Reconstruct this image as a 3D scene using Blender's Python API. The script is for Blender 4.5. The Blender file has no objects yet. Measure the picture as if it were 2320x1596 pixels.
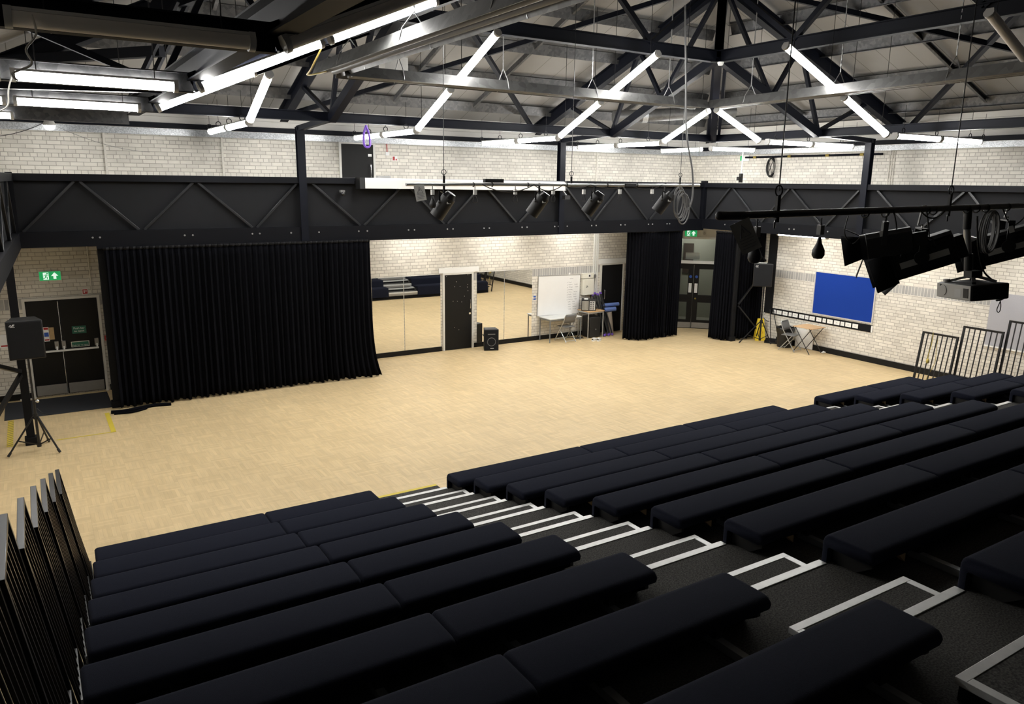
EXPOSURE = 1.5
import bpy, bmesh, math, random
from mathutils import Vector, Matrix
random.seed(7)
R = math.radians
SC = bpy.context.scene
COL = SC.collection

# ------------------------------------------------------------------ materials
def _nodes(name):
    m = bpy.data.materials.new(name); m.use_nodes = True
    nt = m.node_tree
    return m, nt, nt.nodes['Principled BSDF']

def _n(nt, kind, **kw):
    n = nt.nodes.new(kind)
    for k, v in kw.items():
        setattr(n, k, v)
    return n

def mat(name, col, rough=0.6, metal=0.0, var=0.0, scale=8.0, bump=0.0, bscale=60.0, spec=0.5, emit=None, estr=0.0, sheen=0.0, coat=0.0):
    m, nt, b = _nodes(name)
    c = (col[0], col[1], col[2], 1)
    b.inputs['Base Color'].default_value = c
    b.inputs['Roughness'].default_value = rough
    b.inputs['Metallic'].default_value = metal
    b.inputs['Specular IOR Level'].default_value = spec
    if sheen:
        b.inputs['Sheen Weight'].default_value = sheen
        b.inputs['Sheen Roughness'].default_value = 0.5
        b.inputs['Sheen Tint'].default_value = (0.5, 0.55, 0.7, 1)
    if coat:
        b.inputs['Coat Weight'].default_value = coat
    L = nt.links
    if var or bump:
        tc = _n(nt, 'ShaderNodeTexCoord')
    if var:
        nz = _n(nt, 'ShaderNodeTexNoise'); nz.inputs['Scale'].default_value = scale; nz.inputs['Detail'].default_value = 5
        L.new(tc.outputs['Object'], nz.inputs['Vector'])
        mx = _n(nt, 'ShaderNodeMix', data_type='RGBA')
        mx.inputs[6].default_value = tuple(max(0, x * (1 - var)) for x in col) + (1,)
        mx.inputs[7].default_value = tuple(min(1, x * (1 + var)) for x in col) + (1,)
        L.new(nz.outputs['Fac'], mx.inputs[0]); L.new(mx.outputs[2], b.inputs['Base Color'])
    if bump:
        n2 = _n(nt, 'ShaderNodeTexNoise'); n2.inputs['Scale'].default_value = bscale; n2.inputs['Detail'].default_value = 3
        L.new(tc.outputs['Object'], n2.inputs['Vector'])
        bp = _n(nt, 'ShaderNodeBump'); bp.inputs['Strength'].default_value = bump; bp.inputs['Distance'].default_value = 0.004
        L.new(n2.outputs['Fac'], bp.inputs['Height']); L.new(bp.outputs['Normal'], b.inputs['Normal'])
    if emit:
        b.inputs['Emission Color'].default_value = (*emit, 1)
        b.inputs['Emission Strength'].default_value = estr
    return m

def brick_mat(name, axis, z0, z1):
    m, nt, b = _nodes(name); L = nt.links
    g = _n(nt, 'ShaderNodeNewGeometry'); s = _n(nt, 'ShaderNodeSeparateXYZ'); L.new(g.outputs['Position'], s.inputs[0])
    if axis == 'd':
        sub = _n(nt, 'ShaderNodeMath', operation='SUBTRACT'); L.new(s.outputs['X'], sub.inputs[0]); L.new(s.outputs['Y'], sub.inputs[1])
        mul = _n(nt, 'ShaderNodeMath', operation='MULTIPLY'); mul.inputs[1].default_value = 0.7071; L.new(sub.outputs[0], mul.inputs[0]); u = mul.outputs[0]
    else:
        u = s.outputs['X' if axis == 'x' else 'Y']
    cb = _n(nt, 'ShaderNodeCombineXYZ'); L.new(u, cb.inputs[0]); L.new(s.outputs['Z'], cb.inputs[1])
    cb2 = _n(nt, 'ShaderNodeCombineXYZ'); L.new(u, cb2.inputs[1])
    off = _n(nt, 'ShaderNodeMath', operation='SUBTRACT'); off.inputs[1].default_value = z0; L.new(s.outputs['Z'], off.inputs[0]); L.new(off.outputs[0], cb2.inputs[0])
    def brick(vec, w, h, c1, c2, mort, ms, offset, sq, fr):
        t = _n(nt, 'ShaderNodeTexBrick', offset=offset, offset_frequency=2, squash=sq, squash_frequency=fr)
        t.inputs['Scale'].default_value = 1.0; t.inputs['Brick Width'].default_value = w; t.inputs['Row Height'].default_value = h
        t.inputs['Mortar Size'].default_value = ms; t.inputs['Mortar Smooth'].default_value = 0.15; t.inputs['Bias'].default_value = 0.0
        t.inputs['Color1'].default_value = (*c1, 1); t.inputs['Color2'].default_value = (*c2, 1); t.inputs['Mortar'].default_value = (*mort, 1)
        L.new(vec.outputs[0], t.inputs['Vector']); return t
    A = brick(cb, 0.24, 0.08, (.80, .765, .69), (.66, .63, .565), (.42, .395, .345), .0065, .5, .5, 4)
    B = brick(cb2, z1 - z0, 0.08, (.34, .335, .325), (.46, .455, .44), (.66, .64, .59), .007, 0.0, 1.0, 2)
    nz = _n(nt, 'ShaderNodeTexNoise'); nz.inputs['Scale'].default_value = 1.1; nz.inputs['Detail'].default_value = 6; nz.inputs['Roughness'].default_value = .65
    L.new(g.outputs['Position'], nz.inputs['Vector'])
    ramp = _n(nt, 'ShaderNodeMapRange'); ramp.inputs[1].default_value = .3; ramp.inputs[2].default_value = .75; ramp.inputs[3].default_value = .84; ramp.inputs[4].default_value = 1.1
    L.new(nz.outputs['Fac'], ramp.inputs[0])
    gt = _n(nt, 'ShaderNodeMath', operation='GREATER_THAN'); gt.inputs[1].default_value = z0; L.new(s.outputs['Z'], gt.inputs[0])
    lt = _n(nt, 'ShaderNodeMath', operation='LESS_THAN'); lt.inputs[1].default_value = z1; L.new(s.outputs['Z'], lt.inputs[0])
    an = _n(nt, 'ShaderNodeMath', operation='MULTIPLY'); L.new(gt.outputs[0], an.inputs[0]); L.new(lt.outputs[0], an.inputs[1])
    mx = _n(nt, 'ShaderNodeMix', data_type='RGBA'); L.new(an.outputs[0], mx.inputs[0]); L.new(A.outputs['Color'], mx.inputs[6]); L.new(B.outputs['Color'], mx.inputs[7])
    vm = _n(nt, 'ShaderNodeVectorMath', operation='SCALE'); L.new(mx.outputs[2], vm.inputs[0]); L.new(ramp.outputs[0], vm.inputs['Scale'])
    L.new(vm.outputs[0], b.inputs['Base Color'])
    b.inputs['Roughness'].default_value = .85; b.inputs['Specular IOR Level'].default_value = .25
    bp = _n(nt, 'ShaderNodeBump', invert=True); bp.inputs['Strength'].default_value = .5; bp.inputs['Distance'].default_value = .006
    L.new(A.outputs['Fac'], bp.inputs['Height']); L.new(bp.outputs['Normal'], b.inputs['Normal'])
    return m

def floor_mat():
    m, nt, b = _nodes('woodblock_floor'); L = nt.links
    g = _n(nt, 'ShaderNodeNewGeometry')
    s = _n(nt, 'ShaderNodeSeparateXYZ'); L.new(g.outputs['Position'], s.inputs[0])
    sw = _n(nt, 'ShaderNodeCombineXYZ'); L.new(s.outputs['Y'], sw.inputs[0]); L.new(s.outputs['X'], sw.inputs[1])
    def strips(vec):
        t = _n(nt, 'ShaderNodeTexBrick', offset=0.0, offset_frequency=2, squash=1.0, squash_frequency=2)
        t.inputs['Scale'].default_value = 1; t.inputs['Brick Width'].default_value = .3; t.inputs['Row Height'].default_value = .05
        t.inputs['Mortar Size'].default_value = .0012; t.inputs['Mortar Smooth'].default_value = .3
        t.inputs['Color1'].default_value = (.63, .485, .275, 1); t.inputs['Color2'].default_value = (.555, .42, .23, 1); t.inputs['Mortar'].default_value = (.44, .33, .18, 1)
        L.new(vec, t.inputs['Vector']); return t
    A = strips(g.outputs['Position']); B = strips(sw.outputs[0])
    ck = _n(nt, 'ShaderNodeTexChecker'); ck.inputs['Scale'].default_value = 1 / .3
    # keep the checker off the exact floor plane
    fl = _n(nt, 'ShaderNodeCombineXYZ'); L.new(s.outputs['X'], fl.inputs[0]); L.new(s.outputs['Y'], fl.inputs[1]); fl.inputs[2].default_value = .1
    L.new(fl.outputs[0], ck.inputs['Vector'])
    mx = _n(nt, 'ShaderNodeMix', data_type='RGBA'); L.new(ck.outputs['Fac'], mx.inputs[0]); L.new(A.outputs['Color'], mx.inputs[6]); L.new(B.outputs['Color'], mx.inputs[7])
    nz = _n(nt, 'ShaderNodeTexNoise'); nz.inputs['Scale'].default_value = .55; nz.inputs['Detail'].default_value = 6; nz.inputs['Roughness'].default_value = .6
    L.new(g.outputs['Position'], nz.inputs['Vector'])
    rp = _n(nt, 'ShaderNodeMapRange'); rp.inputs[1].default_value = .3; rp.inputs[2].default_value = .7; rp.inputs[3].default_value = .92; rp.inputs[4].default_value = 1.08
    L.new(nz.outputs['Fac'], rp.inputs[0])
    # fine scuffed streaks
    mp = _n(nt, 'ShaderNodeMapping'); mp.inputs['Scale'].default_value = (14, 2.2, 1); mp.inputs['Rotation'].default_value = (0, 0, .6); L.new(g.outputs['Position'], mp.inputs[0])
    n3 = _n(nt, 'ShaderNodeTexNoise'); n3.inputs['Scale'].default_value = 1.0; n3.inputs['Detail'].default_value = 4; L.new(mp.outputs[0], n3.inputs['Vector'])
    r3 = _n(nt, 'ShaderNodeMapRange'); r3.inputs[1].default_value = .35; r3.inputs[2].default_value = .65; r3.inputs[3].default_value = .93; r3.inputs[4].default_value = 1.05
    L.new(n3.outputs['Fac'], r3.inputs[0])
    ml = _n(nt, 'ShaderNodeMath', operation='MULTIPLY'); L.new(rp.outputs[0], ml.inputs[0]); L.new(r3.outputs[0], ml.inputs[1])
    vm = _n(nt, 'ShaderNodeVectorMath', operation='SCALE'); L.new(mx.outputs[2], vm.inputs[0]); L.new(ml.outputs[0], vm.inputs['Scale'])
    L.new(vm.outputs[0], b.inputs['Base Color'])
    rr = _n(nt, 'ShaderNodeMapRange'); rr.inputs[3].default_value = .42; rr.inputs[4].default_value = .62; L.new(n3.outputs['Fac'], rr.inputs[0]); L.new(rr.outputs[0], b.inputs['Roughness'])
    b.inputs['Specular IOR Level'].default_value = .35
    return m

def ceil_mat():
    m, nt, b = _nodes('roof_lining'); L = nt.links
    g = _n(nt, 'ShaderNodeNewGeometry'); s = _n(nt, 'ShaderNodeSeparateXYZ'); L.new(g.outputs['Position'], s.inputs[0])
    ns = _n(nt, 'ShaderNodeSeparateXYZ'); L.new(g.outputs['True Normal'], ns.inputs[0])
    ab = _n(nt, 'ShaderNodeMath', operation='ABSOLUTE'); L.new(ns.outputs['X'], ab.inputs[0])
    gt = _n(nt, 'ShaderNodeMath', operation='GREATER_THAN'); gt.inputs[1].default_value = .1; L.new(ab.outputs[0], gt.inputs[0])
    mu = _n(nt, 'ShaderNodeMix', data_type='FLOAT'); L.new(gt.outputs[0], mu.inputs[0]); L.new(s.outputs['X'], mu.inputs[2]); L.new(s.outputs['Y'], mu.inputs[3])
    md = _n(nt, 'ShaderNodeMath', operation='PINGPONG'); md.inputs[1].default_value = .3; L.new(mu.outputs[0], md.inputs[0])
    cmp = _n(nt, 'ShaderNodeMath', operation='LESS_THAN'); cmp.inputs[1].default_value = .006; L.new(md.outputs[0], cmp.inputs[0])
    nz = _n(nt, 'ShaderNodeTexNoise'); nz.inputs['Scale'].default_value = .9; nz.inputs['Detail'].default_value = 5; L.new(g.outputs['Position'], nz.inputs['Vector'])
    mx = _n(nt, 'ShaderNodeMix', data_type='RGBA'); mx.inputs[6].default_value = (.215, .205, .195, 1); mx.inputs[7].default_value = (.29, .28, .266, 1); L.new(nz.outputs['Fac'], mx.inputs[0])
    m2 = _n(nt, 'ShaderNodeMix', data_type='RGBA'); m2.inputs[7].default_value = (.1, .09, .08, 1); L.new(cmp.outputs[0], m2.inputs[0]); L.new(mx.outputs[2], m2.inputs[6])
    L.new(m2.outputs[2], b.inputs['Base Color']); b.inputs['Roughness'].default_value = .75
    return m

def glass_mat():
    m, nt, b = _nodes('window_glass')
    b.inputs['Base Color'].default_value = (.93, .96, .94, 1); b.inputs['Roughness'].default_value = .02
    b.inputs['Transmission Weight'].default_value = 1.0; b.inputs['IOR'].default_value = 1.05
    return m

def galv_mat(name, c1, c2, sc, rough=.4):
    m, nt, b = _nodes(name); L = nt.links
    tc = _n(nt, 'ShaderNodeTexCoord'); v = _n(nt, 'ShaderNodeTexVoronoi'); v.inputs['Scale'].default_value = sc; L.new(tc.outputs['Object'], v.inputs['Vector'])
    mx = _n(nt, 'ShaderNodeMix', data_type='RGBA'); mx.inputs[6].default_value = (*c1, 1); mx.inputs[7].default_value = (*c2, 1)
    sp = _n(nt, 'ShaderNodeSeparateColor'); L.new(v.outputs['Color'], sp.inputs[0]); L.new(sp.outputs[0], mx.inputs[0])
    L.new(mx.outputs[2], b.inputs['Base Color']); b.inputs['Metallic'].default_value = .55; b.inputs['Roughness'].default_value = rough
    return m

def carpet_mat():
    m, nt, b = _nodes('charcoal_carpet'); L = nt.links
    g = _n(nt, 'ShaderNodeNewGeometry')
    n1 = _n(nt, 'ShaderNodeTexNoise'); n1.inputs['Scale'].default_value = 90; n1.inputs['Detail'].default_value = 4; L.new(g.outputs['Position'], n1.inputs['Vector'])
    cr = _n(nt, 'ShaderNodeMapRange'); cr.inputs[1].default_value = .35; cr.inputs[2].default_value = .7; L.new(n1.outputs['Fac'], cr.inputs[0])
    mx = _n(nt, 'ShaderNodeMix', data_type='RGBA'); mx.inputs[6].default_value = (.030, .029, .027, 1); mx.inputs[7].default_value = (.095, .092, .086, 1); L.new(cr.outputs[0], mx.inputs[0])
    L.new(mx.outputs[2], b.inputs['Base Color']); b.inputs['Roughness'].default_value = .95; b.inputs['Specular IOR Level'].default_value = .1
    bp = _n(nt, 'ShaderNodeBump'); bp.inputs['Strength'].default_value = .5; bp.inputs['Distance'].default_value = .004; L.new(n1.outputs['Fac'], bp.inputs['Height']); L.new(bp.outputs['Normal'], b.inputs['Normal'])
    return m

def wood_mat(name, c1, c2):
    m, nt, b = _nodes(name); L = nt.links
    tc = _n(nt, 'ShaderNodeTexCoord'); mp = _n(nt, 'ShaderNodeMapping'); mp.inputs['Scale'].default_value = (2, 22, 8); L.new(tc.outputs['Object'], mp.inputs[0])
    nz = _n(nt, 'ShaderNodeTexNoise'); nz.inputs['Scale'].default_value = 2; nz.inputs['Detail'].default_value = 5; L.new(mp.outputs[0], nz.inputs['Vector'])
    mx = _n(nt, 'ShaderNodeMix', data_type='RGBA'); mx.inputs[6].default_value = (*c1, 1); mx.inputs[7].default_value = (*c2, 1); L.new(nz.outputs['Fac'], mx.inputs[0])
    L.new(mx.outputs[2], b.inputs['Base Color']); b.inputs['Roughness'].default_value = .5
    return m

M = {}
M['brick_x'] = brick_mat('cream_brick_back', 'x', 1.84, 2.06)
M['brick_y'] = brick_mat('cream_brick_side', 'y', 1.86, 2.08)
M['brick_d'] = brick_mat('cream_brick_corner', 'd', 1.84, 2.06)
M['floor'] = floor_mat()
M['ceil'] = ceil_mat()
M['glass'] = glass_mat()
M['galv'] = galv_mat('galvanised_steel', (.36, .38, .40), (.66, .68, .70), 55)
M['purlin'] = galv_mat('dull_purlin_steel', (.075, .076, .079), (.13, .13, .133), 18, .5)
M['steel'] = mat('navy_black_steel', (.0032, .0042, .0085), .55, 0, .25, 6, spec=.16)
M['steel2'] = mat('black_beam_paint', (.0024, .0028, .0048), .55, 0, .2, 5, spec=.16)
M['panel'] = mat('matt_black_board', (.0092, .0097, .0115), .8, 0, .12, 5, spec=.2)
M['tube'] = mat('brace_tube_black', (.018, .019, .021), .28, 0, .2, 9, spec=.6)
M['drape'] = mat('black_drape', (.0036, .0038, .0055), .95, 0, .2, 3, spec=.06)
M['navy'] = mat('navy_wool', (.0095, .0108, .0188), .95, 0, .22, 70, .6, 300, spec=.06, sheen=.03)
M['carpet'] = carpet_mat()
M['alu'] = mat('scuffed_aluminium', (.62, .62, .61), .42, .35, .18, 14, .1, 40)
M['black'] = mat('black_plastic', (.0055, .0055, .006), .55, 0, .2, 12)
M['blackm'] = mat('black_gloss_steel', (.007, .007, .008), .32, 0, .2, 12, spec=.45)
M['deadblack'] = mat('matt_black_timber', (.007, .007, .008), .85, spec=.2)
M['fixture'] = mat('light_fitting_grey', (.5, .5, .49), .45)
M['lit'] = mat('lit_diffuser', (.9, .9, .88), .5, emit=(1.0, .985, .95), estr=26.0)
M['lit_low'] = mat('lit_diffuser_low', (.9, .9, .88), .5, emit=(1.0, .985, .95), estr=11.0)
M['unlit'] = mat('unlit_diffuser', (.8, .76, .71), .5, spec=.4)
M['white'] = mat('white_gloss', (.82, .82, .80), .4)
M['whitew'] = mat('whiteboard_face', (.82, .82, .81), .25, 0, .03, 3)
M['cream'] = mat('cream_metal_box', (.74, .72, .63), .45)
M['pipe'] = mat('painted_conduit', (.66, .63, .56), .5)
M['door'] = mat('black_door_paint', (.0042, .004, .0042), .5, 0, .3, 3, spec=.28)
M['frame'] = mat('white_door_frame', (.66, .645, .60), .5, 0, .06, 4)
M['kick'] = mat('brushed_kick_plate', (.30, .29, .275), .4, .4, .12, 10)
M['chrome'] = mat('chrome', (.72, .72, .72), .18, .9)
M['zinc'] = mat('zinc_fitting', (.45, .45, .45), .35, .7)
M['green'] = mat('exit_sign_green', (.02, .30, .10), .4, emit=(.012, .30, .085), estr=.30)
M['signwhite'] = mat('exit_sign_white', (.85, .9, .87), .4, emit=(.8, 1, .9), estr=.28)
M['dgreen'] = mat('door_sign_green', (.015, .13, .085), .45)
M['red'] = mat('fire_red', (.42, .02, .02), .45)
M['blue'] = mat('mandatory_blue', (.02, .09, .42), .45)
M['felt'] = mat('royal_blue_felt', (.012, .045, .29), .95, 0, .12, 120, .3, 260, spec=.1)
M['grey_felt'] = mat('grey_board_felt', (.40, .40, .43), .9, 0, .05, 60)
M['yellow'] = mat('caution_yellow', (.72, .53, .03), .4)
M['ytape'] = mat('yellow_floor_tape', (.62, .48, .05), .6, 0, .1, 20)
M['htape'] = mat('dark_tape_stripe', (.25, .19, .06), .7)
M['mat'] = mat('charcoal_door_mat', (.035, .037, .042), .95, 0, .2, 80, .4, 200, spec=.1)
M['mirror'] = mat('mirror_silver', (.90, .90, .87), .015, 1.0)
M['wood'] = wood_mat('desk_ply', (.55, .34, .17), (.64, .42, .22))
M['beech'] = wood_mat('ply_edge', (.42, .28, .13), (.52, .36, .18))
M['greytop'] = mat('pale_grey_laminate', (.60, .61, .60), .4)
M['greyleg'] = mat('grey_steel_leg', (.16, .17, .175), .4)
M['silver'] = mat('silver_tube', (.45, .46, .46), .3, .6)
M['matblue'] = mat('blue_foam_mat', (.12, .19, .46), .8)
M['beige'] = mat('beige_roll', (.36, .31, .26), .8)
M['purple'] = mat('purple_foam', (.14, .06, .40), .7)
M['screen'] = mat('cream_screen_case', (.58, .575, .55), .45)
M['proj'] = mat('pale_projector_case', (.42, .41, .385), .45)
M['grey'] = mat('mid_grey_plastic', (.13, .13, .13), .5)
M['label'] = mat('paper_label', (.46, .46, .44), .7)
M['clear'] = mat('smoke_plastic', (.19, .19, .185), .35)
M['brass'] = mat('pipe_brass', (.5, .38, .10), .35, .6)
M['greenwall'] = mat('corridor_paint', (.34, .34, .28), .8, 0, .05, 2)
M['corrfloor'] = mat('corridor_lino', (.34, .33, .28), .5, 0, .08, 2)
M['brown'] = mat('brown_noticeboard', (.06, .045, .035), .9)
M['cladding'] = mat('eaves_cladding', (.60, .585, .55), .6, 0, .05, 2)
M['hood'] = galv_mat('heater_reflector', (.11, .11, .109), (.16, .16, .157), 9, .48)
M['ink'] = mat('marker_ink', (.12, .12, .14), .8)
M['shoe'] = mat('white_trainer', (.62, .61, .57), .7)
M['rope'] = mat('pale_cord', (.62, .60, .55), .7)
M['yrope'] = mat('yellow_hose', (.55, .42, .10), .6)
M['conc'] = mat('gallery_soffit', (.42, .41, .38), .8)

# ------------------------------------------------------------------ mesh helpers
def V(*a):
    return Vector(a[0]) if len(a) == 1 else Vector(a)

class MB:
    """collects shapes (world coordinates, or local ones under a transform) for ONE mesh"""
    def __init__(s, xf=None):
        s.v = []; s.f = []; s.xf = xf
    def add(s, vs, fs):
        o = len(s.v)
        for p in vs:
            p = Vector(p); s.v.append(s.xf @ p if s.xf else p)
        s.f += [tuple(i + o for i in f) for f in fs]
        return s
    def box(s, a, b):
        x0, y0, z0 = (min(a[i], b[i]) for i in range(3)); x1, y1, z1 = (max(a[i], b[i]) for i in range(3))
        return s.add([(x0, y0, z0), (x1, y0, z0), (x1, y1, z0), (x0, y1, z0), (x0, y0, z1), (x1, y0, z1), (x1, y1, z1), (x0, y1, z1)],
                     [(0, 3, 2, 1), (4, 5, 6, 7), (0, 1, 5, 4), (1, 2, 6, 5), (2, 3, 7, 6), (3, 0, 4, 7)])
    def boxc(s, c, size):
        return s.box([c[i] - size[i] / 2 for i in range(3)], [c[i] + size[i] / 2 for i in range(3)])
    def _frame(s, p, q, up):
        p, q = V(p), V(q); d = (q - p).normalized(); up = V(up)
        if abs(d.dot(up)) > .98: up = Vector((0, 1, 0)) if abs(d.y) < .9 else Vector((1, 0, 0))
        side = d.cross(up).normalized(); u = side.cross(d).normalized()
        return p, q, d, side, u
    def bar(s, p, q, w, h, up=(0, 0, 1)):
        p, q, d, a, u = s._frame(p, q, up); a = a * w / 2; u = u * h / 2
        vs = [p - a - u, p + a - u, p + a + u, p - a + u, q - a - u, q + a - u, q + a + u, q - a + u]
        return s.add(vs, [(0, 1, 2, 3)[::-1], (4, 5, 6, 7), (0, 1, 5, 4), (1, 2, 6, 5), (2, 3, 7, 6), (3, 0, 4, 7)])
    def ibeam(s, p, q, w, h, t=.016, up=(0, 0, 1)):
        P, Q, d, a, u = s._frame(p, q, up)
        for o, ww, hh in ((u * (h / 2 - t / 2), w, t), (-u * (h / 2 - t / 2), w, t), (u * 0, t, h - 2 * t)):
            s.bar(P + o, Q + o, ww, hh, u)
        return s
    def cbeam(s, p, q, w, h, t=.012, up=(0, 0, 1), flip=1):
        P, Q, d, a, u = s._frame(p, q, up)
        s.bar(P + u * (h / 2 - t / 2), Q + u * (h / 2 - t / 2), w, t, u); s.bar(P - u * (h / 2 - t / 2), Q - u * (h / 2 - t / 2), w, t, u)
        s.bar(P + a * flip * (w / 2 - t / 2), Q + a * flip * (w / 2 - t / 2), t, h - 2 * t, u)
        return s
    def poly(s, pts, p, q, up=(0, 0, 1)):
        """profile pts (side, up) swept from p to q"""
        P, Q, d, a, u = s._frame(p, q, up); n = len(pts)
        vs = [P + a * x + u * y for x, y in pts] + [Q + a * x + u * y for x, y in pts]
        return s.add(vs, [tuple(range(n))[::-1], tuple(range(n, 2 * n))] + [(i, (i + 1) % n, n + (i + 1) % n, n + i) for i in range(n)])
    def tube(s, pts, r, n=8, closed=False, r2=None):
        pts = [V(p) for p in pts]; N = len(pts); rings = []
        prev = None
        for i, p in enumerate(pts):
            if closed: d = pts[(i + 1) % N] - pts[i - 1]
            else: d = pts[min(i + 1, N - 1)] - pts[max(i - 1, 0)]
            d.normalize()
            if prev is None:
                up = Vector((0, 0, 1)) if abs(d.z) < .9 else Vector((1, 0, 0)); a = d.cross(up).normalized()
            else:
                a = (prev - d * prev.dot(d)); a = a.normalized() if a.length > 1e-6 else d.orthogonal().normalized()
            prev = a; b = d.cross(a)
            rr = r if r2 is None else r + (r2 - r) * i / (N - 1)
            rings.append([p + (a * math.cos(t) + b * math.sin(t)) * rr for t in (2 * math.pi * k / n for k in range(n))])
        vs = [p for rg in rings for p in rg]; fs = []
        for i in range(N if closed else N - 1):
            j = (i + 1) % N
            for k in range(n):
                fs.append((i * n + k, i * n + (k + 1) % n, j * n + (k + 1) % n, j * n + k))
        if not closed:
            fs.append(tuple(range(n))[::-1]); fs.append(tuple(range((N - 1) * n, N * n)))
        return s.add(vs, fs)
    def cyl(s, p, q, r, n=16, r2=None):
        return s.tube([p, q], r, n, r2=r2)
    def ball(s, c, r, n=10, sc=(1, 1, 1)):
        c = V(c); vs = []; fs = []
        for i in range(n + 1):
            t = math.pi * i / n
            for k in range(n * 2):
                a = math.pi * k / n
                vs.append(c + Vector((r * sc[0] * math.sin(t) * math.cos(a), r * sc[1] * math.sin(t) * math.sin(a), r * sc[2] * math.cos(t))))
        m = 2 * n
        for i in range(n):
            for k in range(m):
                fs.append((i * m + k, (i + 1) * m + k, (i + 1) * m + (k + 1) % m, i * m + (k + 1) % m))
        return s.add(vs, fs)
    def grid(s, rows):
        n = len(rows[0]); vs = [p for r in rows for p in r]
        return s.add(vs, [(i * n + k, i * n + k + 1, (i + 1) * n + k + 1, (i + 1) * n + k) for i in range(len(rows) - 1) for k in range(n - 1)])
    def lathe(s, prof, c, n=24):
        c = V(c); vs = []
        for r, z in prof:
            vs += [c + Vector((r * math.cos(2 * math.pi * k / n), r * math.sin(2 * math.pi * k / n), z)) for k in range(n)]
        fs = [(i * n + k, i * n + (k + 1) % n, (i + 1) * n + (k + 1) % n, (i + 1) * n + k) for i in range(len(prof) - 1) for k in range(n)]
        return s.add(vs, fs)
    def build(s, name, m, parent=None, at=None, bevel=0, solid=0, sharp=35):
        """link as ONE mesh object; vertices are world coordinates, `at` (or the parent's place) becomes its origin"""
        o0 = V(at) if at is not None else (V(parent.matrix_basis.translation) if parent is not None and parent.parent is None else Vector())
        if parent is not None:
            o0 = Vector(); q = parent
            while q is not None:
                o0 += q.location; q = q.parent
        me = bpy.data.meshes.new(name); me.from_pydata([p - o0 for p in s.v], [], s.f); me.update()
        bm = bmesh.new(); bm.from_mesh(me); bmesh.ops.remove_doubles(bm, verts=bm.verts, dist=1e-6)
        bmesh.ops.recalc_face_normals(bm, faces=bm.faces); bm.to_mesh(me); bm.free()
        for p in me.polygons: p.use_smooth = True
        me.set_sharp_from_angle(angle=R(sharp))
        me.materials.append(M[m] if isinstance(m, str) else m)
        ob = bpy.data.objects.new(name, me); COL.objects.link(ob)
        if parent is not None: ob.parent = parent
        else: ob.location = o0
        if bevel:
            b = ob.modifiers.new('Bevel', 'BEVEL'); b.width = bevel; b.segments = 2; b.limit_method = 'ANGLE'; b.angle_limit = R(40)
        if solid:
            b = ob.modifiers.new('Solidify', 'SOLIDIFY'); b.thickness = solid; b.offset = 0
        return ob

def tag(o, label, cat, group=None, kind='thing'):
    o['label'] = label; o['category'] = cat; o['kind'] = kind
    if group: o['group'] = group
    return o
def thing(name, label, cat, loc, group=None):
    o = bpy.data.objects.new(name, None); o.empty_display_size = .1; COL.objects.link(o); o.location = loc
    return tag(o, label, cat, group)
def struct(o, label=None):
    o['kind'] = 'structure'
    if label: o['label'] = label
    return o
def sroot(name, loc, label=None):
    o = bpy.data.objects.new(name, None); o.empty_display_size = .1; COL.objects.link(o); o.location = loc
    return struct(o, label)
def copy_tree(o, parent=None):
    c = o.copy(); COL.objects.link(c)
    if parent is not None: c.parent = parent
    for ch in list(o.children): copy_tree(ch, c)
    return c

def text(name, body, size, m, parent, origin, xdir, ydir, align='CENTER', depth=.0015):
    """lettering as a mesh lying in the plane of xdir / ydir, its middle at origin (world)"""
    cu = bpy.data.curves.new(name, 'FONT'); cu.body = body; cu.size = size; cu.align_x = align; cu.align_y = 'CENTER'; cu.extrude = depth; cu.resolution_u = 3
    tmp = bpy.data.objects.new('tmp', cu); COL.objects.link(tmp)
    dg = bpy.context.evaluated_depsgraph_get(); me = bpy.data.meshes.new_from_object(tmp.evaluated_get(dg))
    bpy.data.objects.remove(tmp)
    x = V(xdir).normalized(); y = V(ydir).normalized(); z = x.cross(y)
    o0 = Vector(); q = parent
    while q is not None: o0 += q.location; q = q.parent
    for vv in me.vertices:
        p = vv.co; vv.co = V(origin) + x * p.x + y * p.y + z * p.z - o0
    me.name = name; me.materials.clear(); me.materials.append(M[m])
    ob = bpy.data.objects.new(name, me); COL.objects.link(ob); ob.parent = parent
    return ob

def arc(c, r, a0, a1, n, u=(1, 0, 0), v=(0, 0, 1)):
    c, u, v = V(c), V(u), V(v)
    return [c + u * r * math.cos(t) + v * r * math.sin(t) for t in (a0 + (a1 - a0) * i / n for i in range(n + 1))]
def sag(p, q, d, n=10):
    p, q = V(p), V(q)
    return [p.lerp(q, i / n) - Vector((0, 0, d * 4 * (i / n) * (1 - i / n))) for i in range(n + 1)]
def smooth(pts, n=6):
    pts = [V(p) for p in pts]; P = [pts[0]] + pts + [pts[-1]]; out = []
    for i in range(1, len(P) - 2):
        a, b, c, d = P[i - 1], P[i], P[i + 1], P[i + 2]
        for k in range(n):
            t = k / n
            out.append(.5 * ((2 * b) + (c - a) * t + (2 * a - 5 * b + 4 * c - d) * t * t + (3 * b - a - 3 * c + d) * t ** 3))
    out.append(pts[-1]); return out

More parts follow.
